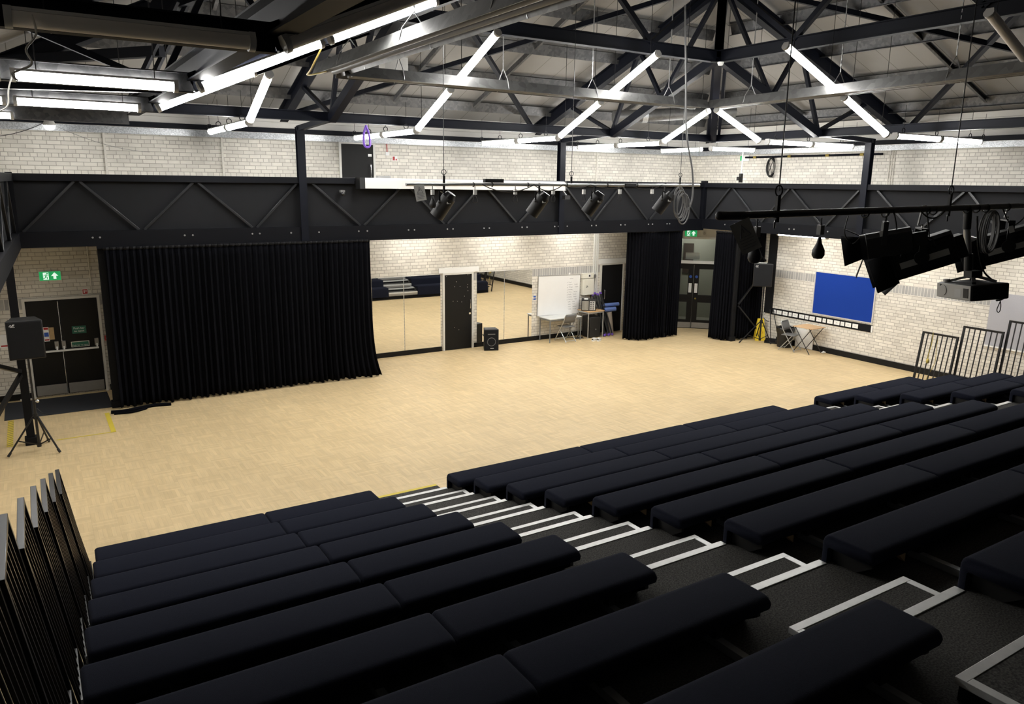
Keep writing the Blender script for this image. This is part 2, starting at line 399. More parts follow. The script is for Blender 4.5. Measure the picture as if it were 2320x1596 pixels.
# ------------------------------------------------------------------ camera
YAW, PITCH, ROLL, FPX = R(32.187), R(12.538), R(-0.7105), 1730.38
CAM = Vector((0, 0, 4.43))
fwd = Vector((math.sin(YAW) * math.cos(PITCH), math.cos(YAW) * math.cos(PITCH), -math.sin(PITCH)))
rt = Vector((math.cos(YAW), -math.sin(YAW), 0)); dn = fwd.cross(rt)
rt2 = rt * math.cos(ROLL) + dn * math.sin(ROLL); dn2 = -rt * math.sin(ROLL) + dn * math.cos(ROLL)
cd = bpy.data.cameras.new('camera'); cam = bpy.data.objects.new('camera', cd); COL.objects.link(cam)
mw = Matrix((rt2, -dn2, -fwd)).transposed().to_4x4(); mw.translation = CAM; cam.matrix_world = mw
cd.sensor_fit = 'HORIZONTAL'; cd.sensor_width = 36; cd.lens = FPX / 2320 * 36; cd.clip_start = .05; cd.clip_end = 200
SC.camera = cam
def seen(pts, m=40):
    """whether any of these points falls inside the photograph's frame"""
    for p in pts:
        d = V(p) - CAM; z = d.dot(fwd)
        if z < .1: continue
        x = 1160 + FPX * d.dot(rt2) / z; y = 798 + FPX * d.dot(dn2) / z
        if -m < x < 2320 + m and -m < y < 1596 + m: return True
    return False

# ------------------------------------------------------------------ the room
XL, XR, YB, YF = -1.4, 18.05, 17.88, -2.3
SL = .37                                              # roof pitch
def zb(y): return 5.81 + SL * (17.5 - y)              # rafter line, back slope
def zr(x): return 5.81 + SL * (18.1 - x)
def zl(x): return 5.81 + SL * (x + 1.4)
AP = (8.35, 7.85)
struct(MB().box((XL - .3, YF - .3, -.2), (XR + 2.6, YB + 2.6, 0)).build('floor', 'floor'))
# the back wall leaves the cut-off corner open
CX, CY = 16.52, 16.35                                 # where the corner wall meets the back and side walls
struct(MB().box((XL - .3, YB, 0), (CX, YB + .28, 3.3)).box((XL - .3, YB, 3.3), (XR + .3, YB + .28, 5.42)).build('wall_back', 'brick_x'))
struct(MB().box((XR, YF, 0), (XR + .28, CY, 3.3)).box((XR, YF, 3.3), (XR + .28, YB, 5.42)).build('wall_right', 'brick_y'))
struct(MB().box((XL - .28, YF, 0), (XL, YB, 5.42)).build('wall_left', 'brick_y'))
struct(MB().box((XL - .3, YF - .28, 0), (XR + .3, YF, 6.0)).build('wall_front', 'drape'))  # unseen wall, coloured as black drape to cut bounce onto the near seats
# cladding between the brick and the roof, galvanised channel below it
cl = MB()
for a, b, c, d in ((XL, YB - .02, XR, YB + .02), ):
    for i in range(5): cl.box((a, b - .012 * (i % 2), 5.42 + .13 * i), (c, d, 5.545 + .13 * i))
struct(cl.build('trim_1', 'cladding'), 'pale horizontal cladding above the back wall')
cl = MB()
for i in range(5): cl.box((XR - .02 - .012 * (i % 2), YF, 5.42 + .13 * i), (XR + .02, YB, 5.545 + .13 * i))
for i in range(5): cl.box((XL - .02, YF, 5.42 + .13 * i), (XL + .02 + .012 * (i % 2), YB, 5.545 + .13 * i))
struct(cl.build('trim_2', 'cladding'), 'pale horizontal cladding above the side walls')
struct(MB().cbeam((XL, YB - .05, 5.365), (XR, YB - .05, 5.365), .1, .13, .01).build('trim_3', 'galv'), 'galvanised channel along the top of the back wall')
struct(MB().cbeam((XR - .05, YB, 5.365), (XR - .05, YF, 5.365), .1, .13, .01).build('trim_4', 'galv'), 'galvanised channel along the top of the right wall')
struct(MB().bar((XL, YB - .12, 5.49), (XR, YB - .12, 5.49), .1, .10).build('trim_5', 'steel'), 'black wall plate above the galvanised channel')
struct(MB().bar((XR - .12, YB, 5.49), (XR - .12, YF, 5.49), .1, .10).build('trim_6', 'steel'), 'black wall plate above the right wall channel')
# pyramid roof lining
OFF = .30
ze = 5.81 + OFF; zap = zb(AP[1]) + OFF
xa, xb, ya, yb_ = -1.9, 18.6, -2.3, 18.0
zedge = ze - SL * .5
A, B, C_, D = (xa, ya, zedge), (xb, ya, zedge), (xb, yb_, zedge), (xa, yb_, zedge); P = (AP[0], AP[1], zap)
cm = MB(); up = Vector((0, 0, .12))
for a, b in ((A, B), (B, C_), (C_, D), (D, A)):
    vs = [V(a), V(b), V(P)]; vs += [p + up for p in vs]
    cm.add(vs, [(0, 2, 1), (3, 4, 5), (0, 1, 4, 3), (1, 2, 5, 4), (2, 0, 3, 5)])
struct(cm.build('ceiling', 'ceil', sharp=10))

# corner wall with the doorway, corridor behind it
d45 = Vector((1, -1, 0)).normalized(); n45 = Vector((1, 1, 0)).normalized()
O45 = Vector((CX, YB, 0)); LEN = (Vector((XR, CY, 0)) - O45).length
def corner(t, dpt, z): return O45 + d45 * t + n45 * dpt + Vector((0, 0, z))
def cbox(mb, t0, t1, d0, d1, z0, z1):
    p = [corner(t, d, z) for z in (z0, z1) for t, d in ((t0, d0), (t1, d0), (t1, d1), (t0, d1))]
    return mb.add(p, [(0, 3, 2, 1), (4, 5, 6, 7), (0, 1, 5, 4), (1, 2, 6, 5), (2, 3, 7, 6), (3, 0, 4, 7)])
T0, T1 = .46, LEN - .26                               # doorway sides
w = MB(); cbox(w, -.05, T0, 0, .2, 0, 3.3); cbox(w, T1, LEN + .05, 0, .2, 0, 3.3)
struct(w.build('wall_corner', 'brick_d'))
w = MB(); cbox(w, T0, T1, -.03, .2, 2.86, 3.3); cbox(w, T0 - .02, T1 + .02, -.05, .03, 2.80, 2.87)
struct(w.build('trim_7', 'white'), 'white boxed header above the corner doors')
w = MB(); cbox(w, -.5, LEN + .5, 2.2, 2.3, 0, 3.3); cbox(w, -.6, -.5, .2, 2.3, 0, 3.3); cbox(w, LEN + .5, LEN + .6, .2, 2.3, 0, 3.3); cbox(w, -.6, LEN + .6, .2, 2.3, 3.2, 3.3)
cbox(w, .75, .79, 1.5, 2.2, 0, 3.2)
struct(w.build('wall_corridor', 'greenwall'))
w = MB(); cbox(w, -.5, LEN + .5, .1, 2.3, 0, .004)
struct(w.build('floor_corridor', 'corrfloor'))
# the double door itself
CORR = (corner(.55, 1.2, 3.12), corner(1.65, 1.2, 3.12))
d4 = sroot('door_4', corner((T0 + T1) / 2, .05, 0), 'black double doors with glazed panels in the corner doorway')
tm = (T0 + T1) / 2
fr = MB(); cbox(fr, T0, T0 + .04, .02, .12, 0, 2.86); cbox(fr, T1 - .04, T1, .02, .12, 0, 2.86); cbox(fr, T0, T1, .02, .12, 2.0, 2.06)
fr.build('door_frame', 'door', d4)
wb = MB(); cbox(wb, T0, T1, -.03, .02, 2.04, 2.13); wb.build('transom_bar', 'white', d4)
g = MB(); cbox(g, T0 + .04, T1 - .04, .06, .07, 2.10, 2.84); g.build('transom_pane', 'glass', d4)
for sgn in (-1, 1):
    a, b = (T0 + .04, tm - .004) if sgn < 0 else (tm + .004, T1 - .04)
    lf = MB(); wd = b - a; st = .115
    ci = .16                                          # stile on the meeting edge
    oa, ob = (a + st * .75, b - ci) if sgn < 0 else (a + ci, b - st * .75)
    cbox(lf, a, oa, .04, .085, 0, 2.0); cbox(lf, ob, b, .04, .085, 0, 2.0)
    for z0, z1 in ((0, .27), (.83, 1.06), (1.87, 2.0)): cbox(lf, oa, ob, .04, .085, z0, z1)
    leaf = lf.build('door_leaf', 'door', d4)
    for z0, z1 in ((.27, .83), (1.06, 1.87)):
        gm = MB(); cbox(gm, oa, ob, .055, .065, z0, z1); gm.build('pane', 'glass', leaf)
    k = MB(); cbox(k, a + .01, b - .01, .03, .04, .02, .19); k.build('kick_plate', 'kick', leaf)
    hx = b - .085 if sgn < 0 else a + .085
    h = MB(); cbox(h, hx - .045, hx + .045, .03, .04, 1.13, 1.42); h.build('push_plate', 'white', leaf)
    s = MB(); c = corner(hx, .035, 1.63); s.cyl(c, c - n45 * .008, .043, 16); s.build('fire_door_disc', 'blue', leaf)
lk = MB(); c = corner(tm + .09, .03, .95); lk.ball(c, .03, 8); lk.build('lock_knob', 'brass', d4)
nb = thing('notice_board', 'brown notice board on the corridor wall seen through the corner doors', 'notice board', corner(.95, 2.2, 1.5))
w = MB(); cbox(w, .82, 1.15, 2.15, 2.19, 1.5, 2.5); w.build('board', 'brown', nb)
w = MB(); cbox(w, .9, 1.33, .20, .21, 2.15, 2.36); tag(w.build('paper_notice', 'white', at=corner(1.1, .2, 2.15)), 'pale sheet propped on the transom above the corner doors', 'paper')
w = MB(); cbox(w, .1, .30, 2.1, 2.2, 0, 2.15); cbox(w, .36, .42, 2.12, 2.2, 0, 2.2)
struct(w.build('door_6', 'blue'), 'blue corridor door beyond the glazing')

def sign_exit(loc, xd, yd, nd, w_, h_, label, extra=True):
    """green running-man sign; xd along, yd up, nd out of the wall"""
    xd, yd, nd, loc = V(xd), V(yd), V(nd), V(loc)
    t = thing('exit_sign', label, 'sign', loc)
    def quad(mb, x0, x1, y0, y1, d0, d1):
        p = [loc + xd * x + yd * y + nd * d for d in (d0, d1) for x, y in ((x0, y0), (x1, y0), (x1, y1), (x0, y1))]
        return mb.add(p, [(0, 3, 2, 1), (4, 5, 6, 7), (0, 1, 5, 4), (1, 2, 6, 5), (2, 3, 7, 6), (3, 0, 4, 7)])
    def pl(mb, pts, d=.053, th=.002):
        n = len(pts); p = [loc + xd * x + yd * y + nd * d for x, y in pts]; p += [q + nd * th for q in p]
        return mb.add(p, [tuple(range(n))[::-1], tuple(range(n, 2 * n))] + [(i, (i + 1) % n, n + (i + 1) % n, n + i) for i in range(n)])
    quad(MB(), -w_ / 2 - .008, w_ / 2 + .008, -h_ / 2 - .008, h_ / 2 + .008, 0, .045).build('case', 'white', t)
    quad(MB(), -w_ / 2, w_ / 2, -h_ / 2, h_ / 2, .045, .052).build('face', 'green', t)
    k = h_ / 2
    quad(MB(), -w_ * .32, -w_ * .06, -k * .82, k * .82, .052, .0545).build('door_symbol', 'signwhite', t)
    ar = MB(); cx = w_ * .22
    pl(ar, [(cx - k * .28, -k * .7), (cx + k * .28, -k * .7), (cx + k * .28, -k * .02), (cx + k * .72, -k * .02), (cx, k * .8), (cx - k * .72, -k * .02), (cx - k * .28, -k * .02)])
    ar.build('arrow', 'signwhite', t)
    mn = MB(); mx = -w_ * .17
    def limb(x0, y0, x1, y1, ww):
        p0, p1 = loc + xd * (mx + k * x0) + yd * (k * y0) + nd * .0565, loc + xd * (mx + k * x1) + yd * (k * y1) + nd * .0565
        mn.bar(p0, p1, k * ww, .003, nd)
    limb(.05, .35, -.15, -.1, .24); limb(-.15, -.1, .2, -.3, .17); limb(.2, -.3, .12, -.72, .15); limb(-.15, -.12, -.3, -.45, .17); limb(-.3, -.45, -.72, -.5, .14)
    limb(.05, .32, .4, .12, .12); limb(.05, .34, -.35, .25, .12); limb(-.35, .25, -.5, .02, .11)
    c = loc + xd * (mx + k * .2) + yd * (k * .58) + nd * .0545; mn.cyl(c, c + nd * .003, k * .17, 14)
    mn.build('running_figure', 'green', t)
    return t
sign_exit((.27, YB, 2.485), (1, 0, 0), (0, 0, 1), (0, -1, 0), .37, .175, 'green lit exit sign above the black exit doors at the left')
sign_exit(corner(1.02, -.05, 2.97), d45, (0, 0, 1), -n45, .36, .19, 'green lit exit sign on the white header above the corner doors')
bl = thing('sounder', 'round white alarm sounder beside the corner exit sign', 'alarm', corner(1.42, -.05, 2.97))
c = corner(1.42, -.03, 2.97); MB().cyl(c, c - n45 * .05, .06, 18).build('base', 'white', bl); MB().cyl(c - n45 * .05, c - n45 * .09, .04, 18).build('cap', 'fixture', bl)

# skirting
struct(MB().box((1.13, YB - .025, 0), (9.03, YB, .125)).box((10.02, YB - .025, 0), (14.25, YB, .125)).box((-1.4, YB - .025, 0), (-.28, YB, .125)).build('baseboard_back', 'door'))
struct(MB().box((XR - .025, YF, 0), (XR, 14.3, .15)).build('baseboard_right', 'door'))

# ------------------------------------------------------------------ doors on the back wall
def wall_door(name, x0, x1, z0, z1, label, hdr=None):
    r = sroot(name, ((x0 + x1) / 2, YB, z0), label)
    f = MB()
    for a, b in ((x0 - .05, x0), (x1, x1 + .05)): f.box((a, YB - .05, z0), (b, YB + .03, z1 + .05))
    f.box((x0, YB - .05, z1), (x1, YB + .03, z1 + .05)); f.build('door_frame', 'frame', r)
    if hdr: MB().box((hdr[0], YB - .035, hdr[2]), (hdr[1], YB, hdr[3])).build('header_board', 'white', r)
    return r
d1 = wall_door('door_1', -.22, 1.05, .0, 2.0, 'black exit double doors with push bar')
for a, b in ((-.215, .355), (.36, 1.045)):
    lf = MB().box((a, YB - .03, .03), (b, YB + .01, 1.99)).build('door_leaf', 'door', d1)
    MB().box((a + .02, YB - .035, .04), (b - .02, YB - .03, .25)).build('kick_plate', 'kick', lf)
MB().cyl((.345, YB - .05, .03), (.345, YB - .05, 1.97), .009, 8).build('bolt_rod', 'chrome', d1)
pb = MB().bar((.02, YB - .13, .965), (.99, YB - .13, .965), .03, .035)
for x in (.245, .37, .965): pb.bar((x, YB - .13, .965), (x, YB - .06, 1.04), .03, .03)
pb.build('push_bar', 'white', d1)
ph = MB()
for x in (.245, .37, .965): ph.box((x - .035, YB - .075, 1.0), (x + .035, YB - .03, 1.15))
ph.build('bar_bracket', 'kick', d1)
def sign(name, label, x0, x1, z0, z1, m, y=None, th=.006, cat='sign'):
    y = YB if y is None else y
    t = thing(name, label, cat, ((x0 + x1) / 2, y, z0)); MB().box((x0, y - th, z0), (x1, y, z1)).build('plate', m, t); return t
yd = YB - .03
t = sign('door_sign', 'plain dark green sign reading Push bar to open on the exit door', .545, .80, 1.275, 1.43, 'dgreen', yd)
text('lettering', 'Push bar\nto open', .058, 'white', t, (.672, yd - .008, 1.355), (1, 0, 0), (0, 0, 1))
t = sign('door_sign', 'cream bordered green sign reading Push bar to open above the push bar', .50, .83, .995, 1.11, 'cream', yd)
MB().box((.512, yd - .009, 1.007), (.818, yd - .006, 1.098)).build('face', 'dgreen', t)
text('lettering', 'Push bar to open', .042, 'cream', t, (.665, yd - .011, 1.032), (1, 0, 0), (0, 0, 1))
t = sign('fire_notice', 'narrow white notice with red and blue panels on the exit door', .04, .135, 1.16, 1.455, 'white', yd)
for z0, z1, m in ((1.40, 1.445, 'red'), (1.26, 1.345, 'blue'), (1.18, 1.205, 'red')): MB().box((.048, yd - .008, z0), (.127, yd - .006, z1)).build('printed_panel', m, t)
sign('door_plate', 'tan metal plate beside the red and blue notice on the exit door', .14, .225, 1.19, 1.44, 'beech', yd)
t = sign('fire_sign', 'small red and white fire alarm sign over the exit door corner', .80, .91, 2.07, 2.185, 'white')
MB().box((.81, YB - .008, 2.08), (.90, YB - .006, 2.175)).build('face', 'red', t); MB().box((.83, YB - .010, 2.10), (.85, YB - .008, 2.16)).box((.86, YB - .010, 2.13), (.885, YB - .008, 2.15)).build('symbol', 'white', t)
t = thing('call_point', 'red break glass call point on the wall right of the exit doors', 'call point', (1.17, YB, 1.08))
MB().box((1.12, YB - .05, 1.08), (1.22, YB, 1.18)).build('box', 'red', t); MB().box((1.145, YB - .053, 1.105), (1.195, YB - .05, 1.155)).build('glass', 'white', t)
t = sign('wall_notice', 'white and red notice on the brick left of the exit doors', -.72, -.5, 1.1, 1.36, 'white')
MB().box((-.70, YB - .008, 1.12), (-.52, YB - .006, 1.15)).build('printed_panel', 'red', t)
for i, (x, za, zb_, lab) in enumerate(((.975, 2.08, 3.2, 'white conduit running down to the exit door frame'), (1.185, 1.18, 3.2, 'white conduit running down to the red call point'))):
    t = thing('conduit', lab, 'conduit', (x, YB, za)); MB().cyl((x, YB - .018, za), (x, YB - .018, zb_), .0125, 8).build('pipe', 'pipe', t)
    c = MB()
    for z in (za + .25, za + .75, za + 1.2): c.box((x - .028, YB - .03, z), (x + .028, YB, z + .018))
    c.build('saddle_clip', 'pipe', t)
sl = struct(MB().box((-.5, YB - .09, 0), (-.28, YB, .0 + .02)).build('trim_8', 'frame'), 'threshold by the exit door')

d2 = wall_door('door_2', 9.11, 9.93, 0, 2.03, 'black door between the mirrors', (8.95, 10.15, 2.08, 2.21))
lf = MB().box((9.115, YB - .03, .01), (9.925, YB + .01, 2.025)).build('door_leaf', 'door', d2)
MB().tube(smooth([(9.87, YB - .03, 1.33), (9.87, YB - .075, 1.32), (9.87, YB - .075, 1.12), (9.87, YB - .03, 1.11)], 5), .010, 8).build('pull_handle', 'chrome', lf)
MB().cyl((9.86, YB - .03, .965), (9.86, YB - .06, .965), .028, 14).build('lock_knob', 'chrome', lf)
sp = MB()
for x, z in ((9.17, 1.99), (9.8, 2.0), (9.84, 2.0), (9.46, 1.83), (9.41, 1.7), (9.57, 1.7), (9.8, 1.74), (9.79, 1.67), (9.81, 1.57), (9.49, 1.31), (9.62, 1.28), (9.4, .6), (9.53, .53), (9.36, 1.32), (9.7, 1.43)):
    sp.box((x, YB - .0315, z), (x + .014, YB - .03, z + .012))
sp.build('paint_chip', 'frame', lf)
d3 = wall_door('door_3', 14.36, 15.17, 0, 2.05, 'black door behind the leaning foam tubes', (14.24, 15.42, 2.08, 2.23))
lf = MB().box((14.365, YB - .03, .01), (15.165, YB + .01, 2.045)).build('door_leaf', 'deadblack', d3)
MB().tube(smooth([(14.47, YB - .03, 1.3), (14.47, YB - .07, 1.29), (14.47, YB - .07, 1.05), (14.47, YB - .03, 1.04)], 5), .010, 8).build('pull_handle', 'chrome', lf)
d5 = wall_door('door_5', 6.42, 7.22, 3.4, 5.27, 'black gallery door above the projection screen')
lf = MB().box((6.425, YB - .03, 3.4), (7.215, YB + .01, 5.265)).build('door_leaf', 'door', d5)
MB().tube(smooth([(7.14, YB - .03, 4.8), (7.14, YB - .075, 4.79), (7.14, YB - .075, 4.53), (7.14, YB - .03, 4.52)], 5), .011, 8).build('pull_handle', 'chrome', lf)
MB().box((7.09, YB - .034, 4.99), (7.18, YB - .03, 5.05)).build('paper_label', 'white', lf)
t = thing('alarm_box', 'small white box with red cable on the gallery wall', 'alarm', (7.58, YB, 5.04))
MB().box((7.54, YB - .05, 5.03), (7.63, YB, 5.11)).build('box', 'white', t); MB().tube([(7.585, YB - .02, 5.11), (7.58, YB - .02, 5.3)], .012, 6).build('cable', 'red', t)
t = sign('fire_sign', 'small red and white fire sign on the gallery wall', 7.72, 7.86, 4.91, 5.02, 'white')
MB().box((7.735, YB - .008, 4.92), (7.79, YB - .006, 5.01)).box((7.81, YB - .008, 4.92), (7.845, YB - .006, 4.955)).build('symbol', 'red', t)
for x, z0, z1, lab in ((1.48, 4.4, 5.31, 'white conduit on the gallery wall above the left end of the front panel'), (3.75, 4.4, 5.31, 'white conduit on the gallery wall left of the tall black post'), (14.05, 4.4, 5.3, 'white conduit on the gallery wall near the corner')):
    tag(MB().box((x - .02, YB - .03, z0), (x + .02, YB, z1)).build('conduit', 'pipe', at=(x, YB, z0)), lab, 'conduit')
t = thing('conduit', 'white conduits on the gallery part of the right wall beside the black post', 'conduit', (XR, 11.36, 4.3))
for yy in (11.30, 11.36, 11.42): MB().cyl((XR - .018, yy, 4.3), (XR - .018, yy, 5.3), .011, 6).build('pipe', 'pipe', t)
for i, (xx, lab) in enumerate(((14.06, 'leftmost of the white conduits beside the grey-banded wall'), (14.13, 'middle of the white conduits beside the black door'), (14.2, 'rightmost of the white conduits beside the black door'))):
    tag(MB().box((xx - .018, YB - .03, 1.1), (xx + .018, YB, 3.2)).build('conduit', 'white', at=(xx, YB, 1.1)), lab, 'conduit')
tag(MB().cyl((15.5, YB - .02, .02), (15.5, YB - .02, 3.2), .018, 8).build('conduit', 'white', at=(15.5, YB, 0)), 'white pipe on the wall between the black door and the corner curtain', 'conduit')

# mirrors
for x0, x1, z0, lab in ((7.10, 7.95, .13, 'tall wall mirror nearest the stage curtain'), (7.97, 9.0, .13, 'tall wall mirror left of the black door'), (10.1, 10.96, .13, 'tall wall mirror behind the floor speaker'), (10.98, 11.89, .13, 'tall wall mirror beside the whiteboard')):
    t = thing('wall_mirror', lab, 'mirror', ((x0 + x1) / 2, YB, z0), 'wall mirrors')
    MB().box((x0, YB - .012, z0), (x1, YB - .004, 2.05)).build('glass', 'mirror', t)
    MB().box((x0, YB - .004, z0), (x1, YB, 2.05)).build('backing', 'grey', t)

# ------------------------------------------------------------------ gallery
yf, xf, xl = 16.35, 16.85, -.2                        # planes of the gallery fronts
struct(MB().box((xl - 1.2, yf + .08, 3.24), (XR, YB, 3.36)).box((xf + .08, YF, 3.24), (XR, yf + .08, 3.36)).box((XL, YF, 3.24), (xl - .7, yf + .08, 3.36)).build('slab_gallery', 'conc'), 'gallery floor behind the black front panels')
def gallery(name, label, p0, p1, inward):
    """panel, rails and zigzag braces of one gallery front from p0 to p1"""
    t = thing(name, label, 'gallery front', (V(p0) + V(p1)) / 2 + Vector((0, 0, 3.17)))
    n = V(inward); p0, p1 = V(p0), V(p1); d = (p1 - p0).normalized()
    z = lambda h: Vector((0, 0, h))
    MB().bar(p0 - n * .06 + z(3.92), p1 - n * .06 + z(3.92), .02, 1.04).build('panel', 'panel', t)
    MB().bar(p0 + z(4.415), p1 + z(4.415), .12, .13).build('top_rail', 'steel2', t, bevel=.006)
    MB().cbeam(p0 + z(3.31), p1 + z(3.31), .12, .28, .014, flip=1 if d.cross(Vector((0, 0, 1))).dot(n) > 0 else -1).build('bottom_beam', 'steel2', t)
    return t, p0, d, n
def zig(t, p0, d, n, pts):
    for (a, za), (b, zb2) in zip(pts, pts[1:]):
        gap = .045 * (1 if b > a else -1)
        MB().bar(p0 + d * (a + gap) + n * .0 + Vector((0, 0, za)), p0 + d * (b - gap) + n * .0 + Vector((0, 0, zb2)), .045, .045, n).build('brace', 'tube', t, bevel=.004)
ZT, ZB_ = 4.35, 3.45
t, p0, d, n = gallery('gallery_front', 'long black gallery front facing the camera, with zigzag braces', (xl, yf, 0), (xf, yf, 0), (0, -1, 0))
O = xl
for pts in ([(-.13, ZB_), (.84, ZT), (1.85, ZB_), (2.88, ZT), (3.97, ZB_), (4.93, ZT)], [(5.18, ZT), (6.31, ZB_), (7.37, ZT), (8.39, ZB_), (9.41, ZT), (10.41, ZB_), (11.5, ZT)], [(11.8, ZT), (12.76, ZB_), (13.72, ZT), (14.74, ZB_), (15.76, ZT), (16.73, ZB_)]):
    zig(t, p0, d, n, [(a - O, z) for a, z in pts])
bo = MB()
for x in (1.0, 1.12, 2.6, 2.75, 3.9, 4.05, 4.7, 5.3, 6.2, 6.4, 7.4, 7.55, 8.4, 8.55, 9.4, 9.55, 10.5, 10.65, 11.5, 11.62, 11.9, 12.7, 12.85, 13.7, 13.85, 14.7, 14.85, 15.4, 15.5):
    bo.cyl((x, yf - .06, 3.33), (x, yf - .075, 3.33), .018, 8)
bo.build('bolt', 'zinc', t)
t, p0, d, n = gallery('gallery_front', 'black gallery front running along the right wall, with zigzag braces', (xf, yf, 0), (xf, -1.6, 0), (-1, 0, 0))
for pts in ([(16.25, ZB_), (15.31, ZT), (14.22, ZB_), (13.32, ZT), (12.23, ZB_), (11.3, ZT)], [(10.93, ZT), (9.87, ZB_), (8.85, ZT), (7.95, ZB_), (6.9, ZT), (5.8, ZB_), (4.7, ZT)]):
    zig(t, p0, d, n, [(yf - a, z) for a, z in pts])
bo = MB()
for y in (15.4, 14.3, 14.15, 13.2, 13.05, 12.2, 12.05, 11.3, 11.0, 9.9, 9.7, 8.8, 8.6): bo.cyl((xf - .06, y, 3.33), (xf - .075, y, 3.33), .018, 8)
bo.build('bolt', 'zinc', t)
t, p0, d, n = gallery('gallery_front', 'black gallery front along the left wall, seen edge on', (xl, yf, 0), (-.76, -1.6, 0), (1, -.03, 0))
zig(t, p0, d, n, [(.15, ZB_), (1.1, ZT), (2.1, ZB_), (3.1, ZT), (4.1, ZB_), (5.0, ZT)])
struct(MB().bar((1.05, yf - .02, 3.145), (xf, yf - .02, 3.145), .10, .05).build('trim_9', 'steel2'), 'curtain track below the long gallery front')
for loc, lab in (((5.0, yf), 'tall black steel post rising from the gallery front left of the upper door'), ((11.7, yf), 'tall black steel post rising from the gallery front at the end of the screen case')):
    tag(MB().ibeam((loc[0], loc[1] - .01, 3.15), (loc[0], loc[1] - .01, 5.5), .16, .15, .014, up=(0, 1, 0)).build('steel_post', 'steel', at=(loc[0], loc[1], 3.15)), lab, 'post')
tag(MB().ibeam((xf - .01, 11.2, 3.15), (xf - .01, 11.2, 5.5), .16, .15, .014, up=(1, 0, 0)).build('steel_post', 'steel', at=(xf, 11.2, 3.15)), 'tall black steel post rising from the right hand gallery front', 'post')
tag(MB().box((xf - .07, yf - .07, 3.45), (xf + .07, yf + .07, 4.54)).build('steel_post', 'steel2', at=(xf, yf, 3.45)), 'short black corner post where the two gallery fronts meet', 'post')
tag(MB().box((xl - .05, yf - .06, 3.45), (xl + .06, yf + .05, 4.5)).build('steel_post', 'steel2', at=(xl, yf, 3.45)), 'short black corner post at the left end of the long gallery front', 'post')
# columns below
for x, y, lab in ((1.12, 16.42, 'black steel column at the left edge of the stage curtain'), (-.33, 14.72, 'black steel column behind the near speaker stand'), (15.62, 16.47, 'black steel column left of the corner doors'), (17.0, 15.06, 'black steel column right of the corner doors')):
    c = thing('steel_column', lab, 'column', (x, y, 0)); s_ = .12
    MB().box((x - s_ / 2, y - s_ / 2, .12), (x + s_ / 2, y + s_ / 2, 3.24)).build('shaft', 'deadblack', c)
    MB().box((x - .09, y - .09, 0), (x + .09, y + .09, .13)).build('base_shoe', 'deadblack', c)
k = thing('column_brace', 'black K shaped brace running towards the camera from the left column', 'brace', (-.34, 14.66, 1.27))
MB().bar((-.36, 14.62, 1.29), (-.78, 13.6, 1.70), .06, .06).build('upper_arm', 'blackm', k); MB().bar((-.36, 14.62, 1.23), (-.80, 13.6, .70), .06, .06).build('lower_arm', 'blackm', k)
k = thing('column_brace', 'black K shaped brace in front of the curtain behind the far speaker stand', 'brace', (17.0, 14.86, 1.08))
MB().bar((16.98, 14.86, 1.10), (17.9, 14.86, 2.0), .04, .04).build('upper_arm', 'blackm', k); MB().bar((16.98, 14.86, 1.05), (17.95, 14.86, .2), .04, .04).build('lower_arm', 'blackm', k)
tag(MB().bar((17.05, 14.86, 2.95), (17.98, 14.86, 2.3), .045, .045).build('column_brace', 'blackm', at=(17.05, 14.86, 2.95)), 'black diagonal brace reaching down to the top of the far speaker', 'brace')

# ------------------------------------------------------------------ roof steel
X1, X2, Y1, Y2 = 5.0, 11.7, 11.2, 4.5                 # planes of the four trusses
ZT_, ZN, ZC = 8.12, 5.55, 6.85                        # top chord, eave node, raised chord
def truss(label, P, ends, top, skip=()):
    """P(a, z): point in the truss plane; ends = (wall a, rafter ref, node a, ring a) for both sides, a running outward"""
    (w0, n0, r0, s0), (w1, n1, r1, s1) = ends
    t = thing('roof_truss', label, 'roof truss', P((r0 + r1) / 2, ZC))
    for w_, n_, r_, s_ in ends:
        zz = lambda a: 5.79 + SL * abs(w_ - a) if True else 0
        MB().ibeam(P(w_, 5.79), P(r_, 5.79 + SL * abs(w_ - r_)), .17, .28, .018).build('rafter', 'steel', t)
        MB().bar(P(n_, ZN), P(r_, ZC), .14, .17).build('strut', 'steel', t)
        MB().bar(P(n_, ZN), P(n_ + s_ * 2.05, 5.47), .12, .10).build('tie', 'steel', t)
        m = n_ - s_ * 1.6; zm = ZN + (ZC - ZN) * 1.6 / abs(n_ - r_)
        zra = lambda a: 5.68 + SL * abs(w_ - a)
        for a, b in ((P(n_, ZN + .05), P(n_ + s_ * 1.6, zra(n_ + s_ * 1.6))), (P(n_, ZN + .05), P(n_ - s_ * .75, zra(n_ - s_ * .75))), (P(m, zm), P(n_ - s_ * .9, zra(n_ - s_ * .9))), (P(m, zm), P(r_ + s_ * .15, zra(r_ + s_ * .15)))):
            MB().bar(a, b, .075, .075).build('web', 'steel', t)
        MB().bar(P(r_, ZC), P(r_, ZT_ - .1), .12, .12).build('post', 'steel', t)
    MB().ibeam(P(r0, ZC), P(r1, ZC), .15, .22, .016).build('bottom_chord', 'steel', t)
    MB().ibeam(P(r0, ZT_), P(r1, ZT_), .15, .22, .016).build('top_chord', 'steel', t)
    s = 1 if r1 > r0 else -1
    for a, z0, b, z1 in ((r0 + s * 1.75, ZC, r0 + s * .25, ZT_), (r0 + s * 1.75, ZC, r0 + s * 3.0, ZT_), (r1 - s * 1.75, ZC, r1 - s * .25, ZT_), (r1 - s * 1.75, ZC, r1 - s * 3.0, ZT_)):
        MB().bar(P(a, z0 + .08), P(b, z1 - .08), .09, .09).build('web', 'steel', t)
    return t
ye = ((17.5, 14.35, Y1, 1), (-1.8, 1.35, Y2, -1))
